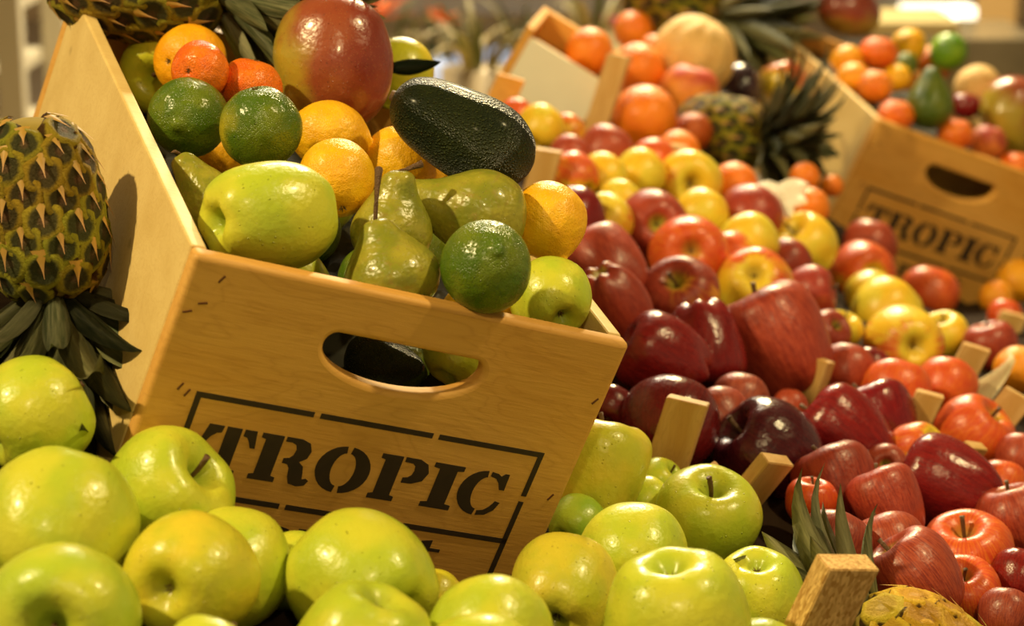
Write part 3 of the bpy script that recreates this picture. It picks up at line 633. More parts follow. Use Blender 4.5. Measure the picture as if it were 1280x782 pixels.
A('melon', 'melon', 'melon', 867, 70, 106, (.45, .8, .3), 'pale ribbed melon beside the dark pineapple at the back', z=3.24)
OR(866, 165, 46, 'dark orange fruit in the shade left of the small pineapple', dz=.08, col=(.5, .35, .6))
# --- in the far crate
def C2(name, mesh, mat, px, py, wpx, ax, h, label, **o): A(name, mesh, mat, px, py, wpx, ax, label, z=c2(px, py, h), in2=1, **o)
C2('mandarin', 'mandarin', 'mandarin', 1098, 66, 48, (.1, .8, .2), .05, 'bright mandarin topmost at the left of the far crate')
C2('lemon', 'lemon_round', 'lemon', 1136, 57, 42, (.8, .1, .2), .05, 'lemon at the top of the far crate between mandarin and green lime')
C2('lime', 'lime', 'lime', 1133, 80, 30, (.1, .1, .9), .03, 'little lime in the middle of the far crate')
C2('lime', 'lime', 'lime', 1186, 64, 46, (.5, .5, .2), .066, 'glossy green lime at the far rim of the far crate', col=(1.6, 2.2, 1))
C2('orange', 'orange', 'orange', 1169, 78, 46, (.1, .8, .2), .04, 'orange in front of the glossy lime in the far crate')
C2('lemon', 'lemon_round', 'lemon', 1059, 75, 38, (.8, .1, .2), .03, 'upper lemon at the left wall of the far crate', col=(1, .8, .8))
C2('lemon', 'lemon_round', 'lemon', 1066, 98, 40, (.8, .1, .2), .01, 'lower lemon at the left wall of the far crate', col=(1, .75, .8))
C2('orange', 'orange', 'orange', 1094, 108, 44, (.1, .8, .2), .02, 'orange below the topmost mandarin in the far crate')
C2('lemon', 'lemon_round', 'lemon', 1121, 98, 36, (.1, .1, .9), .03, 'yellow fruit with a highlight beside the green avocado')
C2('mandarin', 'mandarin', 'mandarin', 1120, 144, 46, (.1, .8, .2), .005, 'mandarin at the near rim of the far crate left of the avocado')
C2('avocado', 'avocado_small', 'lime', 1162, 132, 60, (.05, .92, .1), .035, 'green avocado standing neck up in the far crate', col=(.9, .85, 1.2), sc=.9)
C2('mandarin', 'mandarin', 'mandarin', 1194, 168, 46, (.1, .8, .2), .01, 'mandarin right of the avocado foot at the far crate rim')
C2('plum', 'plum', 'dark_apple', 1207, 132, 38, (.1, .8, .2), .03, 'dark red plum right of the green avocado', col=(1.8, .8, 1), blush=1)
C2('melon', 'melon', 'melon', 1222, 110, 60, (-.4, .7, .3), .052, 'small pale ribbed melon in the far crate')
C2('peach', 'peach', 'peach', 1235, 178, 46, (.2, .7, .2), .01, 'dusky peach at the rim of the far crate below the mango', col=(.7, .6, .9))
C2('mango', 'mango', 'mango', 1266, 146, 86, (-.05, .95, .1), .04, 'large mango at the right end of the far crate', sz=1.05, spin=.6)
C2('mandarin', 'mandarin', 'mandarin', 1270, 208, 44, (.1, .8, .2), .0, 'mandarin under the large mango, almost behind the far crate rim')
A('mango', 'mango', 'mango', 1062, 14, 62, (-.85, .35, .2), 'dark red mango lying above the far pineapple crown', z=3.45, spin=1.5, col=(.8, .7, 1), sz=1.15)

CATS = dict(green_apple='apple', red_apple='apple', dark_red_apple='apple', bicolour_apple='apple')
EXT = dict(pear_short=[(0, .93), (.6, .65), (1.1, .35)], pear=[(0, .93), (.75, .7), (1.35, .4)], avocado=[(-.25, .95), (.4, .95), (1.1, .75), (1.6, .4)], avocado_small=[(0, .95), (.6, .75), (1.1, .45)], mango=[(0, .93), (.25, .88), (-.25, .88)],
           lemon=[(0, .93), (.5, .62), (-.5, .62)], lemon_round=[(0, .93), (.3, .75), (-.3, .75)], delicious=[(.15, .93), (-.35, .8)])
for f in FR:
    if 'z' not in f and f['mat'] != 'green_apple': f['w'] *= 1.09
    if 'z' not in f: f['z'] = z0(f['px'], f['py']) + f.get('dz', 0)
    f['zi'] = f['z']
    f['axc'] = Vector((f['ax'][0], -f['ax'][1], -f['ax'][2])).normalized()
    f['sph'] = [(a * f.get('sz', 1), b) for a, b in EXT.get(f['mesh'], [(0, .90)])]
def spheres(f):
    r = f['w'] * f['z'] / (2 * F) ; c = ray(f['px'], f['py']) * f['z']
    return [(c + f['axc'] * (a * r), b * r) for a, b in f['sph']]
# pineapples act as fixed spheres in the settling
PINEAPPLES = []
def PA(px, py, z, r, L, ax, label, **o): PINEAPPLES.append(dict(px=px, py=py, z=z, r=r, L=L, ax=ax, label=label, **o))
PA(50, 262, 1.55, .0472, .135, (.16, -1, -.10), 'pineapple standing crown down at the left outside the front crate', crown=.14, nl=120, spread=.95, tw=.3, lw=.22, curl=.85, stalk=.5, leafcol=1.15)
PA(172, -30, 1.83, .0560, .155, (.97, -.14, -.10), 'pineapple lying at the back of the front crate behind the citrus', crown=.12, nl=110, spread=.8, lw=.27, curl=.4, stalk=.7, leafcol=1.7)
PA(902, 166, 3.0, .0520, .13, (.93, -.14, .25), 'small dark pineapple with a spiky green crown before the plum', crown=.135, nl=90, spread=1.15, dark=1., curl=.5, leafcol=1.1)
PA(842, 8, 3.52, .064, .165, (.95, -.26, .2), 'dark pineapple lying behind the ribbed melon at the back', crown=.20, nl=60, spread=.8, dark=.85, leafcol=2.2, curl=.6, lw=.17)
PA(1172, 868, 1.60, .0610, .17, (-.72, .60, -.30), 'ripe yellow pineapple at the bottom right with a grey-green crown', crown=.115, nl=28, spread=.62, dark=2., lw=.30, leafcol=2.2, stalk=.15)
fixed = []
for p in PINEAPPLES:
    ax = Vector((p['ax'][0], -p['ax'][1], -p['ax'][2])).normalized(); c = ray(p['px'], p['py']) * p['z']
    for a in (-.3, 0, .3): fixed.append((c + ax * (a * p['L']), p['r'] * (.97 if a == 0 else .86)))
    if p is PINEAPPLES[0]: fixed += [(c + ax * (p['L'] * .5 + k * p['crown']), q) for k, q in ((.3, .045), (.65, .045), (1.0, .03))]
    if p is PINEAPPLES[4]: fixed += [(c + ax * (p['L'] * .5 + k * p['crown']), q) for k, q in ((.3, .03), (.7, .03))]
BOARDS = []
for Rc, Tc in ((R1, T1), (R2, T2)):
    for b in ((0, CW, 0, CH, 0, TH), (0, CW, 0, CH, CD, CD + TH), (0, TH * .8, 0, CS, 0, CD), (CW - TH * .8, CW, 0, CS, 0, CD), (0, CW, CS - .012, CS, 0, CD)): BOARDS.append((Rc.transposed(), Tc, b))
def board_pen(p, r):
    worst = 0
    for Rt, Tc, b in BOARDS:
        q = Rt @ (p - Tc)
        d = Vector((max(b[0] - q.x, 0, q.x - b[1]), max(b[2] - q.y, 0, q.y - b[3]), max(b[4] - q.z, 0, q.z - b[5]))).length
        worst = max(worst, r - d)
    return worst
def settle(iters=160):
    n = len(FR)
    for it in range(iters):
        sp = [spheres(f) for f in FR]; mv = [0.] * n; bad = 0
        for i in range(n):
            fi = FR[i]
            for j in range(i + 1, n):
                fj = FR[j]
                if abs(fi['px'] - fj['px']) + abs(fi['py'] - fj['py']) > 330: continue
                pen = 0
                for a, ra_ in sp[i]:
                    for b, rb in sp[j]:
                        pen = max(pen, ra_ + rb - (a - b).length)
                if pen > .0012:
                    bad += 1
                    s = 1 if (fi['zi'] > fj['zi']) else -1
                    mv[i] += s * min(pen, .012) * .45; mv[j] -= s * min(pen, .012) * .45
            for a, ra_ in sp[i]:
                for b, rb in fixed:
                    pen = ra_ + rb - (a - b).length
                    if pen > .001: mv[i] += (1 if a.z > b.z else -1) * min(pen, .01) * .5
                pb = board_pen(a, ra_)
                if pb > .0008:
                    k = a.normalized() * .004
                    s = -1 if board_pen(a - k, ra_) <= board_pen(a + k, ra_) else 1
                    mv[i] += s * min(pb, .01) * .6
        for f, m in zip(FR, mv): f['z'] += max(-.01, min(.01, m))
        if not bad: break
    return bad
left = settle()

GRP = {}
vcount = {}
FRUIT_OBJ = []
for i, f in enumerate(FR):
    r = f['w'] * f['z'] / (2 * F)
    ax = DIR(*f['ax'])
    rot = frame(ax, f.get('spin', i * 1.7))
    k = f['mesh']; vcount[k] = vcount.get(k, -1) + 1
    me = mesh_of(k, vcount[k] % 3)
    key = (k, vcount[k] % 3, f['mat'])
    if key not in GRP:
        m2 = me.copy(); m2.materials.clear(); m2.materials.append(MT[f['mat']]); GRP[key] = m2
    root = empty(f['name'], xf(PX(f['px'], f['py'], f['z']), rot, r))
    tag(root, f['label'], CATS.get(f['name'], f['name']))
    body = link('flesh', GRP[key], None, root, False)
    body.name = 'fruit_body'
    sz = f.get('sz', 1); sx = f.get('wx', 1)
    body.scale = (f.get('sx', 1), f.get('sx', 1), sz)
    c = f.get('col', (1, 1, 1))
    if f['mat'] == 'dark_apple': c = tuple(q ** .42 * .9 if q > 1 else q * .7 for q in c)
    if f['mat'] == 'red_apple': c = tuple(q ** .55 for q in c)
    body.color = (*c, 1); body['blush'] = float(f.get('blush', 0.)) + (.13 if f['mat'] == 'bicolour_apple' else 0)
    if k in STEMS and not f.get('nostem'):
        st = bpy.data.objects.new('stem', STEMS[k]); COL.objects.link(st); st.parent = root; st.scale = (1, 1, sz)
        if f.get('stem'):
            q = f['stem']; d = rot.transposed() @ DIR(*q[:3])
            st.matrix_local = Matrix.Translation((0, 0, f.get('stz', 1.66) * sz)) @ frame(d).to_4x4() @ Matrix.Diagonal((1, 1, q[3], 1)) @ Matrix.Translation((0, 0, -1.68))
    if k in CALS and k != 'pear':
        ca = bpy.data.objects.new('calyx' if not k.startswith(('man', 'avo')) else 'stem_end', CALS[k]); COL.objects.link(ca); ca.parent = root; ca.scale = (1, 1, sz)
    f['obj'] = root

# ------------------------------------------------------------------ pineapples
def eye_mesh(kind):
    bm = bmesh.new(); nu = 12; rings = []
    prof = [(.0, .16), (.25, .17), (.50, .19), (.72, .22), (.88, .15), (1.0, -.06), (1.04, -.3)]
    for r, h in prof:
        ring = []
        for j in range(nu):
            a = 2 * pi * j / nu; hexr = 1 / max(abs(cos((a % (pi / 3)) - pi / 6)), .86)
            rr = r * hexr * .96 * (1 + .03 * noise.noise(Vector((cos(a), sin(a), kind * 3.3)) * 2))
            h2 = h + .035 * noise.noise(Vector((r * cos(a) * 2, r * sin(a) * 2, kind * 7.7)))
            ring.append(bm.verts.new((rr * cos(a), rr * sin(a), h2)))
            if r == 0: break
        rings.append(ring)
    for A_, B_ in zip(rings, rings[1:]):
        for j in range(nu):
            k = (j + 1) % nu
            if len(A_) == 1: bm.faces.new((A_[0], B_[j], B_[k]))
            else: bm.faces.new((A_[j], B_[j], B_[k], A_[k]))
    # bract: a pointed papery flap rising from the -x side and lying over the eye towards +x
    nseg = 6; rows = []
    for i in range(nseg + 1):
        t = i / nseg; x = -1.0 + 1.25 * t; wv = .36 * (1 - t) ** 2.2 + .05 * (1 - t) + .01; z = .13 + .20 * sin(t * 2.2) + .22 * t ** 3
        rows.append([bm.verts.new((x, q * wv, z - .10 * abs(q) * (1 - t) + .02)) for q in (-1, -.4, 0, .4, 1)])
    for a, b in zip(rows, rows[1:]):
        for j in range(4):
            fc = bm.faces.new((a[j], b[j], b[j + 1], a[j + 1])); fc.material_index = 1
    me = bpy.data.meshes.new('eye'); bm.to_mesh(me); bm.free()
    me.polygons.foreach_set('use_smooth', [True] * len(me.polygons))
    return me
def eye_material(name, rim, inner, center, bright=1.):
    g = G(name); v = g.oc(); x, y, z = sep(g, v)
    rho = g.vec('LENGTH', g.n('ShaderNodeCombineXYZ', 0, {0: x, 1: y, 2: 0.}), out=1)
    k = g.math('MULTIPLY', g.rnd(), 20.)
    rr = g.math('ADD', rho, g.math('MULTIPLY', g.math('SUBTRACT', g.noise(v, 3, 4, .6, w=k), .5), .35))
    c = g.mix(g.step(rr, .54, .78), inner, rim); c = g.mix(g.step(rr, .05, .35, 1., 0.), c, center)
    c = g.mix(g.step(rho, .92, 1.02), c, (.10, .05, .015))
    c = g.mix(1., c, g.tint(), 'MULTIPLY')
    return g.done(c, .55, g.bump(g.noise(v, 7, 5, .7, w=k), .8, .02), spec=.12)
def bract_material(name, a, b):
    g = G(name); v = g.oc(); x, y, z = sep(g, v)
    c = g.mix(g.step(x, -.6, .2), a, b); c = g.mix(g.math('MULTIPLY', g.noise(g.vec('MULTIPLY', v, (2., 14., 4.)), 2, 3), .5), c, (.26, .12, .04))
    return g.done(c, .55, None)
EYES = [eye_mesh(0), eye_mesh(1), eye_mesh(2)]
EM = eye_material('pineapple_eye_green', (.44, .34, .03), (.085, .075, .028), (.17, .10, .05)); BM_ = bract_material('pineapple_bract', (.42, .25, .03), (.56, .31, .15))
EMY = eye_material('pineapple_eye_yellow', (.88, .60, .05), (.70, .42, .04), (.80, .52, .16)); BMY = bract_material('pineapple_bract_pale', (.62, .42, .05), (.72, .55, .28))
for m_ in EYES: m_.materials.append(EM); m_.materials.append(BM_)
EYESY = [m_.copy() for m_ in EYES]
for m_ in EYESY: m_.materials.clear(); m_.materials.append(EMY); m_.materials.append(BMY)
g = G('pineapple_leaf'); v = g.oc(); k = g.math('MULTIPLY', g.rnd(), 20.)
st = g.noise(g.vec('MULTIPLY', v, (60., 500., 30.)), 1., 4, .6, w=k)
c = g.mix(g.step(st, .3, .7), (.035, .055, .018), (.17, .175, .085)); c = g.mix(g.math('MULTIPLY', g.rnd(), .45), c, (.30, .25, .13))
c = g.mix(1., c, g.tint(), 'MULTIPLY')
LEAFM = g.done(c, .42, g.bump(st, .25, .003))
CORE = flat('pineapple_core', (.26, .19, .03), .95, .3, 60)
def pineapple(p):
    L, r = p['L'], p['r']
    root = empty('pineapple', xf(PX(p['px'], p['py'], p['z']), frame(DIR(*p['ax']), p.get('tw', .0))))
    tag(root, p['label'], 'pineapple')
    def rad(t): return r * (max(0, 1 - abs(2 * t - 1) ** 2.9)) ** .42
    prof = [(0, -L / 2)] + [(rad(t) * .90 if 0 < t < 1 else 0, (t - .5) * L) for t in (.04, .12, .25, .4, .55, .7, .82, .92, .97)] + [(0, L / 2)]
    link('fruit_body', lathe(prof, 24, 24), CORE, root)
    es = .315 * r if p.get('dark', 1) < 2 else .29 * r
    area = 2 * pi * r * L * .80; N = int(area / (2.598 * es * es * .80) ) + 4
    N = min(N, 170)
    # equal area spacing along the axis
    T = []; acc = 0; steps = 400; cum = []
    for i in range(steps):
        t = .03 + .94 * (i + .5) / steps; acc += max(rad(t), .2 * r); cum.append((acc, t))
    eyes = EYESY if p.get('dark', 1) >= 2 else EYES
    j = 0
    d = p.get('dark', 1); d = 1 if d >= 2 else d
    for i in range(N):
        tgt = acc * (i + .5) / N
        while cum[j][0] < tgt: j += 1
        t = cum[j][1]; a = i * 2.399963
        rr = rad(t); dr = (rad(min(t + .02, .985)) - rad(max(t - .02, .015))) / (.04 * L if .02 < t < .98 else .03 * L)
        nrm = Vector((cos(a), sin(a), -dr)).normalized()
        zt = Vector((0, 0, 1)); zt = (zt - nrm * zt.dot(nrm)).normalized()
        m = Matrix((zt, nrm.cross(zt), nrm)).transposed()
        e = bpy.data.objects.new('eye', eyes[i % 3]); COL.objects.link(e); e.parent = root
        s = es * (.80 + .26 * min(1, rr / r)) * (1 + .05 * sin(i * 5.1))
        e.matrix_local = xf(Vector((rr * .93 * cos(a), rr * .93 * sin(a), (t - .5) * L)), m, s)
        q = (.8 + .45 * ((i * 37 % 11) / 11)) * d; e.color = (q * (1 + .2 * sin(i * 2.3)), q, q, 1)
    nl = p['nl']; cr = p['crown']
    meshes = []
    for kx in range(3):
        bm = leafblade(cr * (.9 + .12 * kx), cr * p.get('lw', .21), (.55 + .3 * kx) * p.get('curl', 1), .42, 9, p['spread']); me = bpy.data.meshes.new('leaf'); bm.to_mesh(me); bm.free(); me.materials.append(LEAFM)
        me.polygons.foreach_set('use_smooth', [True] * len(me.polygons)); meshes.append(me)
    for i in range(nl):
        t = i / (nl - 1)          # 0 outermost/lowest, 1 innermost
        a = i * 2.399963
        tilt = radians((62 * (1 - t) ** 1.1 + 5) * min(1.15, p['spread']))
        base = Vector((cos(a), sin(a), 0)) * (r * .36 * (1 - t) + .003) + Vector((0, 0, L / 2 - .012 + t * cr * p.get('stalk', .22)))
        outv = Vector((cos(a), sin(a), 0)); zt = (Vector((0, 0, 1)) * cos(tilt) + outv * sin(tilt)).normalized()
        yv = Vector((-sin(a), cos(a), 0)); xv = yv.cross(zt)
        m = Matrix((xv, yv, zt)).transposed()
        lf = bpy.data.objects.new('leaf', meshes[i % 3]); COL.objects.link(lf); lf.parent = root
        lf.matrix_local = xf(base, m, (.50 + .5 * sin(pi * min(1, .12 + t * 1.05))) )
        q = (.55 + .6 * ((i * 29 % 13) / 13)) * (1 if d > .9 else .8); q *= p.get('leafcol', 1); lf.color = (q, q, q * (.9 + .3 * ((i * 7 % 5) / 5)), 1)
    return root
for p in PINEAPPLES: p['obj'] = pineapple(p)

# leaf on the yellow-green fruit behind the mango
lf = link('leaf', leafblade(.048, .017, .5, .3), LEAFDARK, None)
for f in FR:
    if 'dark leaf' in f['label']:
        lf.parent = f['obj']; lf.matrix_parent_inverse = Matrix.Identity(4)
        _z = DIR(1, .05, .1); _x = DIR(.1, .15, 1); _x = (_x - _z * _x.dot(_z)).normalized(); lf.matrix_world = xf(PX(488, 84, f['z'] - .048), Matrix((_x, _z.cross(_x), _z)).transposed())
        bpy.context.view_layer.update()

# ------------------------------------------------------------------ stakes (corner posts of the fruit trays)
def stake(px, py, dpx, dpy, wpx, z, label, thick=.012, length=.10, mat=None, name='wooden_stake', face=0., toward=.35, topcut=.15):
    """px,py = middle of the top end; (dpx,dpy) = image direction in which the stake runs down"""
    r = wpx * z / F / 2; n = Vector((dpx, dpy)).normalized()
    up = DIR(-n.x, n.y, toward); root = empty(name)
    m = frame(up, 0, up=DIR(0, 0, 1))      # local x ~ image horizontal
    x = (M3 @ Vector((1, 0, 0))); x = (x - up * x.dot(up)).normalized(); y = up.cross(x)
    rot = Matrix((x, y, up)).transposed() @ Matrix.Rotation(face, 3, 'Z')
    root.matrix_world = xf(PX(px, py, z), rot)
    tag(root, label, 'stake')
    bm = bmesh.new(); box(bm, -r, r, -thick / 2, thick / 2, -length, 0)
    for v_ in bm.verts:
        if v_.co.z > -1e-6: v_.co.z += v_.co.x * topcut - .001
    bmesh.ops.recalc_face_normals(bm, faces=bm.faces)
    bmesh.ops.bevel(bm, geom=bm.edges[:], offset=.0008, segments=2, affect='EDGES')
    for f_ in bm.faces:
        if f_.normal.z > .8: f_.material_index = 1
    link('post', bm, [mat or SLAT, ENDG], root, False)
    return root
E=None
stake(861, 498, -26, 90, 52, z0(850, 540) - .045, 'tall leaning stake in front of the maroon apple', face=-.35, length=.075)
stake(973, 572, -46, 62, 44, z0(955, 595) - .03, 'small slanted stake between purple-black and stemmed green apple', face=.5, length=.055, thick=.014)
stake(1061, 700, -38, 95, 72, 1.43, 'chipboard block end beside the ripe pineapple', mat=CHIP, thick=.020, face=.35, length=.07, name='chipboard_block')
stake(1164, 490, -18, 45, 34, z0(1155, 510) - .05, 'grey stake right of the dark twin apples', face=-.2, length=.07)
stake(1222, 432, -22, 48, 34, z0(1215, 455) - .05, 'grey stake left of the shiny red apple at the right', face=-.2, length=.08)
stake(1269, 391, -18, 45, 32, z0(1265, 400) - .03, 'pale stake at the right edge under the far crate', face=-.2, length=.08)
stake(1276, 492, -28, 40, 40, z0(1265, 510) - .05, 'brown stake at the right edge below the white strip', face=-.5, length=.08)
stake(1222, 555, -14, 20, 30, z0(1218, 565) - .06, 'short stake with a staple on the streaked apple', face=.5, length=.04)
stake(1108, 484, -20, 45, 34, z0(1112, 487) - .01, 'stake whose pale top edge shows behind the darker twin apple', face=.5, length=.07)
stake(1030, 448, -18, 60, 28, z0(1020, 470) - .0, 'pale stake right behind the largest red apple', face=-.9, length=.08)
stake(686, 186, -14, 50, 34, z0(685, 203) - .08, 'blurred stake right of the avocado end', face=-.2, length=.10)
stake(850, 181, -12, 20, 24, z0(847, 190) - .06, 'small wood tip above the dark-hollowed yellow apple', face=.5, length=.06)
stake(882, 588, 8, 20, 36, z0(882, 590) - .01, 'flat stub of wood lying above the stemmed green apple', face=.2, length=.03, thick=.02)
# curved white strip
def strip():
    bm = bmesh.new(); rows = []
    for i in range(11):
        t = i / 10; px = 1268 - 62 * t; py = 447 + 62 * t ** .75; hw = .0035 + .013 * t
        c = ray(px, py) * (z0(1240, 475) - .07 + .05 * t)
        rows.append([bm.verts.new(M3 @ (c + Vector((q * hw * .6, q * hw, .006 * q * q)))) for q in (-1, -.3, .3, 1)])
    fs = [bm.faces.new((a[j], a[j + 1], b[j + 1], b[j])) for a, b in zip(rows, rows[1:]) for j in range(3)]
    bmesh.ops.solidify(bm, geom=fs, thickness=.0015)
    o = link('plastic_strip', bm, flat('white_plastic', (.72, .62, .42), .35, .05)); o.location = CAM
    return tag(o, 'curved white plastic strip between the stakes at the right', 'strip')
strip()

# white petals (paper tag) beneath the small pineapple crown
def petals():
    root = empty('paper_flower', xf(PX(974, 240, 2.60), Matrix((DIR(1, 0, 0), DIR(0, .9, -.35), DIR(0, .35, .9))).transposed()))
    tag(root, 'crumpled white paper flower under the small pineapple crown', 'paper flower')
    pm = flat('white_paper', (.92, .88, .78), .6, .05, 30)
    for i, a in enumerate((D(165), D(205), D(250), D(290), D(335), D(15))):
        bm = bmesh.new(); rows = []
        for k in range(6):
            t = k / 5; wv = .012 * sin(pi * min(1, t * .72 + .25)) + .001
            rows.append([bm.verts.new((.036 * t, q * wv, .004 * sin(t * 4 + i) - .004 * q * q + .0015 * i)) for q in (-1, 0, 1)])
        fs = [bm.faces.new((a_[j], a_[j + 1], b_[j + 1], b_[j])) for a_, b_ in zip(rows, rows[1:]) for j in range(2)]
        bmesh.ops.recalc_face_normals(bm, faces=fs); bmesh.ops.solidify(bm, geom=fs, thickness=.0006)
        o = link('petal', bm, pm, root, False); o.rotation_euler = (0, .1, a)
petals()

# ------------------------------------------------------------------ open back crate with white card
def back_crate():
    z = 2.95
    w_ = (M3 @ Vector((.25, -.40, .88))).normalized(); u = (M3 @ Vector((.85, .52, .0))).normalized(); u = (u - w_ * u.dot(w_)).normalized(); v_ = w_.cross(u)
    rot = Matrix((u, v_, w_)).transposed(); root = empty('open_crate', xf(PX(664, 46, z), rot))
    tag(root, 'open crate with a white card side at the back, oranges inside', 'crate')
    L = .122; H = .13; Dp = .085
    boxobj('card_panel', (0, L, 0, H, -.003, 0), flat('white_card', (.90, .88, .74), .7, .05, 20), root)
    boxobj('front_board', (0, L, .002, H, .0005, .009), PINE2, root)
    boxobj('end_board', (-.012, 0, -.012, H, -.004, Dp), PINE2, root, .002)
    boxobj('end_board', (L, L + .012, .03, H, -.004, Dp), PINE2, root, .002)
    boxobj('rim_rail', (-.012, L + .012, -.012, .03, Dp, Dp + .012), PINE2, root, .002)
    boxobj('bottom_board', (0, L, H - .01, H, .012, Dp), PINE2, root)
    boxobj('back_board', (-.012, L + .012, .031, H, Dp, Dp + .01), flat('brown_panel', (.20, .075, .02), .7, .2), root)
    return root
back_crate()
stake(775, 68, -32, 100, 28, 2.86, 'tall post at the right corner of the open back crate', length=.13, thick=.02, face=-.25, toward=.2)
stake(640, 95, -20, 42, 34, 2.75, 'orange-brown post left of the white card', length=.12, thick=.014, mat=PINE2, face=.1, toward=.2)

# ------------------------------------------------------------------ display bed under the fruit
def bed():
    N = Vector((-.4287, 1.405, .498)); nn = N.length; n = N / nn
    def onplane(px, py, off):        # off metres below the plane of fruit centres
        r = ray(px, py); return r * ((1 / nn + off) / n.dot(r))
    base = .046
    quad = [onplane(-260, 1000, base), onplane(1560, 1000, base), onplane(1560, 128, base), onplane(-150, 165, base)]
    NX, NY = 110, 150
    items = []
    for f in FR:
        if f.get('in1') or f.get('in2'): continue
        items += [(c, r) for c, r in spheres(f)]
    items += fixed
    for Rc, Tc in ((R1, T1), (R2, T2)):
        for i in range(25):
            for k in range(33):
                P = Tc + Rc @ Vector((CW * (i - 1) / 23., CH + .002, (CD + .02) * (k - 1) / 31.)); items.append((P, .012))
    # bucket the items
    e1 = (quad[1] - quad[0]).normalized(); e2 = n.cross(e1).normalized()
    cell = {}
    loc = [(c.dot(e1), c.dot(e2), c.dot(n), r) for c, r in items]
    for q in loc:
        kk = 3 if q[3] < .0121 else 1
        for dx in range(-kk, kk + 1):
            for dy in range(-kk, kk + 1): cell.setdefault((int(q[0] // .08) + dx, int(q[1] // .08) + dy), []).append(q)
    bm = bmesh.new(); grid = []
    for j in range(NY + 1):
        row = []; t = (j / NY)
        for i in range(NX + 1):
            s = i / NX
            P = (quad[0] * (1 - s) + quad[1] * s) * (1 - t) + (quad[3] * (1 - s) + quad[2] * s) * t
            qx, qy = 640 + F * P.x / P.z, 391 + F * P.y / P.z; rr = ray(qx, qy); P = rr * (z0(qx, qy) + base / n.dot(rr))
            a, b = P.dot(e1), P.dot(e2); h = P.dot(n) - .01 * (.5 + .5 * noise.noise(Vector((a * 9, b * 9, 0))))
            for x, y, zc_, r in cell.get((int(a // .08), int(b // .08)), ()):
                d2 = (x - a) ** 2 + (y - b) ** 2; R = r * 1.03 + .003
                if r < .0121: h = max(h, zc_ + .012 - .8 * max(0, sqrt(d2) - .012))
                elif d2 < R * R: h = max(h, zc_ + sqrt(R * R - d2))
            Q = e1 * a + e2 * b + n * h
            row.append(bm.verts.new(CAM + M3 @ Q))
        grid.append(row)
    for j in range(NY):
        for i in range(NX): bm.faces.new((grid[j][i], grid[j][i + 1], grid[j + 1][i + 1], grid[j + 1][i]))
    # sides down to the counter
    rim = [grid[0][i] for i in range(NX + 1)] + [grid[j][NX] for j in range(1, NY + 1)] + [grid[NY][i] for i in range(NX - 1, -1, -1)] + [grid[j][0] for j in range(NY - 1, 0, -1)]
    low = [bm.verts.new((v2.co.x, v2.co.y, .35)) for v2 in rim]
    for i in range(len(rim)):
        k = (i + 1) % len(rim); bm.faces.new((rim[k], rim[i], low[i], low[k]))
    bm.faces.new(low)
    bmesh.ops.recalc_face_normals(bm, faces=bm.faces)
    o = link('display_bed', bm, flat('bed_gap_shade', (.022, .012, .006), .9, .4, 12), None, False)  # near-black bed colour stands in for the shade between the fruit
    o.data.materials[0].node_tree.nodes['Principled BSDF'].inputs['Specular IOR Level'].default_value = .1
    tag(o, 'sloping display bed under all the fruit, coloured dark for shaded gaps', 'display')
    k = boxobj('display_counter', (-.62, 1.6, .95, 4.2, 0, .349), flat('counter_wood', (.20, .11, .04), .6, .2, 3)); tag(k, 'wooden counter base carrying the dark sloping bed', 'counter')
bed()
# invented filler under the crated fruit, near-black to paint the shade in the gaps
def gap_filler(Rc, Tc, key, label, H0=.115):
    bm = bmesh.new(); n = 30; g_ = []
    sp = []
    for f in FR:
        if f.get(key): sp += [(Rc.transposed() @ (c - Tc), r) for c, r in spheres(f)]
    for i in range(n + 1):
        row = []
        for k in range(n * 3 // 2 + 1):
            u_ = .0155 + (CW - .031) * i / n; w_ = .0175 + (CD - .02) * k / (n * 1.5)
            h = (H0 if w_ < .07 else max(.075, H0 - .8 * (w_ - .07)) if H0 > .05 else H0) + .01 * noise.noise(Vector((u_ * 30, w_ * 30, 0)))
            for c, r in sp:
                R = r + .004; d2 = (c.x - u_) ** 2 + (c.z - w_) ** 2
                if d2 < R * R: h = max(h, c.y + sqrt(R * R - d2))
            row.append(bm.verts.new((u_, min(h, CS - .015), w_)))
        g_.append(row)
    fs = [bm.faces.new((g_[i][k], g_[i + 1][k], g_[i + 1][k + 1], g_[i][k + 1])) for i in range(n) for k in range(n * 3 // 2)]
    return bm
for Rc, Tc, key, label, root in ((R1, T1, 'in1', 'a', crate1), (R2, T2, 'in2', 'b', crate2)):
    o = link('dark_gap_filler', gap_filler(Rc, Tc, key, label, .115 if key == 'in1' else .03), flat('gap_shade', (.018, .016, .006), .8, .4, 30), root, False)

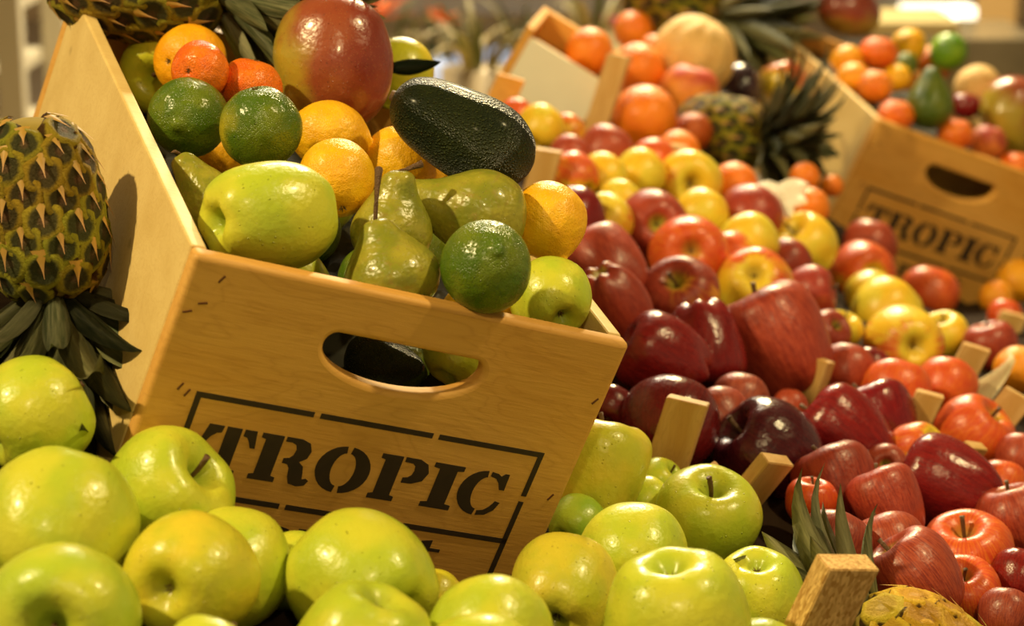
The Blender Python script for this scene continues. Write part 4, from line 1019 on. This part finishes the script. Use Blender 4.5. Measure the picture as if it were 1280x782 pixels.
# ------------------------------------------------------------------ background, out of focus
def bgbox(name, x0, y0, x1, y1, z, depth, mat, label, cat, bev=.004):
    """a box whose front face spans the given picture area at forward distance z, standing upright in the room"""
    a = PX(x0, y0, z); b = PX(x1, y1, z)
    o = boxobj(name, (a.x, b.x, a.y, a.y + depth, min(a.z, b.z), max(a.z, b.z)), mat, None, bev)
    return tag(o, label, cat)
CREAM = flat('cream_metal', (.62, .55, .36), .4, .05, 3); GREY = flat('grey_laminate', (.24, .20, .15), .5, .08, 2)
def rack():
    y = 5.2; a = PX(24, 0, 5.1)
    root = empty('display_rack', Matrix.Translation((a.x, 5.0, 0))); tag(root, 'cream metal rack standing at the upper left behind the crate', 'rack')
    boxobj('post', (-.035, .025, 0, .05, 0, 1.6), CREAM, root, .004)
    boxobj('post', (-.035, .025, .5, .55, 0, 1.6), CREAM, root, .004)
    z_ = PX(20, 20, 5.0).z
    for k in range(4): boxobj('shelf', (-.9, -.036, .0, .5, z_ - .02 - k * .155, z_ + .015 - k * .155), CREAM, root, .003)
    boxobj('post', (-.95, -.9, .5, .55, 0, 1.6), CREAM, root, .004)
rack()
PUR = flat('dark_purple_cloth', (.07, .04, .06), .7, .5, 14)
o = bgbox('dark_display_box', 50, -30, 92, 260, 5.9, .4, PUR, 'tall dark purple-brown display beside the cream rack', 'display')
bgbox('grey_shelf', 430, -40, 815, 20, 5.6, .5, GREY, 'long grey shelf edge across the top of the picture', 'shelf')
bgbox('grey_shelf', 815, -20, 1110, 6, 5.9, .4, GREY, 'second grey shelf behind the back pineapple, farther than the long one', 'shelf')
bgbox('magenta_card', 744, 22, 776, 42, 5.2, .01, flat('magenta_card', (.62, .03, .22), .6, .05), 'small magenta card above the open back crate', 'card')
bgbox('beige_column', 1222, -300, 1290, 48, 7.2, .3, flat('beige_column_paint', (.62, .38, .12), .7, .05, 2), 'beige column at the upper right corner', 'column')
bgbox('glass_counter', 1180, 48, 1300, 150, 5.6, .4, flat('grey_green_glass', (.22, .18, .10), .2, .5, 7), 'grey-green glass counter below the beige column', 'counter')
bgbox('cream_ledge', 1085, 28, 1200, 46, 5.4, .3, flat('cream_ledge_paint', (.52, .40, .16), .6, .1, 4), 'pale yellow ledge behind the dark red mango', 'ledge')
cab = bgbox('lit_cabinet', 1085, -60, 1224, 200, 6.351, .4, flat('dark_grey_panel', (.12, .10, .07), .6, .1, 4), 'dark cabinet with two glowing lamps at the upper right', 'cabinet')
for x0_, x1_, e_ in ((1132, 1192, 1.5), (1196, 1222, 1.8)):
    lp = bgbox('lamp_tube', x0_, 10, x1_, 28, 6.28, .12, flat('lamp_white', (1, .94, .74), .3, .0, 1, emit=e_), '', '')
    del lp['label'], lp['category']; lp.parent = cab
# low planters with strap-leaved plants behind the front crate
pots = [(480, 110, .22, (.30, .22, .12), 4.7), (546, 92, .24, (.22, .30, .52), 5.6), (598, 104, .16, (.36, .28, .16), 4.6), (652, 84, .24, (.22, .30, .54), 5.5), (742, 60, .2, (.35, .28, .14), 5.1)]
names = ['brown planter behind the mango', 'blue planter above the avocado', 'tan pot low behind the avocado', 'blue planter left of the open back crate', 'dull brown planter behind the open back crate']
pms = []
for kx in range(3):
    bm = leafblade(.28, .026, .8 + .3 * kx, .3); me = bpy.data.meshes.new('leaf'); bm.to_mesh(me); bm.free(); me.materials.append(flat('strap_leaf%d' % kx, ((.13, .13, .03), (.24, .20, .07), (.32, .25, .10))[kx], .5, .3, 5)); pms.append(me)
for i, ((px, py, wd, colr, pz), nm) in enumerate(zip(pots, names)):
    c_ = PX(px, py, pz); top = PX(px, py - 20, pz).z
    root = empty('potted_plant', Matrix.Translation((c_.x, c_.y, 0))); tag(root, 'blurred strap-leaved plant in a ' + nm, 'plant')
    bm = bmesh.new(); bmesh.ops.create_cone(bm, segments=24, cap_ends=True, radius1=wd * .38, radius2=wd * .5, depth=top, matrix=Matrix.Translation((0, 0, top / 2)))
    link('pot', bm, flat('pot_glaze%d' % i, colr, .5, .15, 3), root)
    for k in range(16):
        a = k * 2.4 + i; tl = .12 + .45 * ((k * 7 % 10) / 10)
        zt = Vector((cos(a) * sin(tl), sin(a) * sin(tl), cos(tl))); yv = Vector((-sin(a), cos(a), 0)); m = Matrix((yv.cross(zt), yv, zt)).transposed()
        l_ = bpy.data.objects.new('leaf', pms[k % 3]); COL.objects.link(l_); l_.parent = root; l_.matrix_local = xf(Vector((cos(a) * .03, sin(a) * .03, top - .03)), m, .55 + .4 * ((k * 3 % 5) / 5) * .9)
for px, py, wp, lb in ((468, 14, 60, 'blurred orange bloom just beyond the mango'), (548, 20, 34, 'smaller blurred orange bloom above the dark leaf')):
    root = empty('orange_flower', xf(PX(px, py + 12, 5.3), frame(DIR(.3, .9, .1)))); tag(root, lb, 'flower')
    fm = flat('orange_petal', (.70, .20, .04), .6, .2)
    for k in range(9):
        a = k * 2.4; tl = .5 + .6 * (k / 9); zt = Vector((cos(a) * sin(tl), sin(a) * sin(tl), cos(tl))); yv = Vector((-sin(a), cos(a), 0)); m = Matrix((yv.cross(zt), yv, zt)).transposed()
        o = link('petal', leafblade(wp * 5.3 / F, .02, .4, .2, 6), fm, root); o.matrix_local = xf(Vector((0, 0, 0)), m)
    boxobj('stem', (-.006, .006, -.006, .006, -.5, 0), LEAFDARK, root)
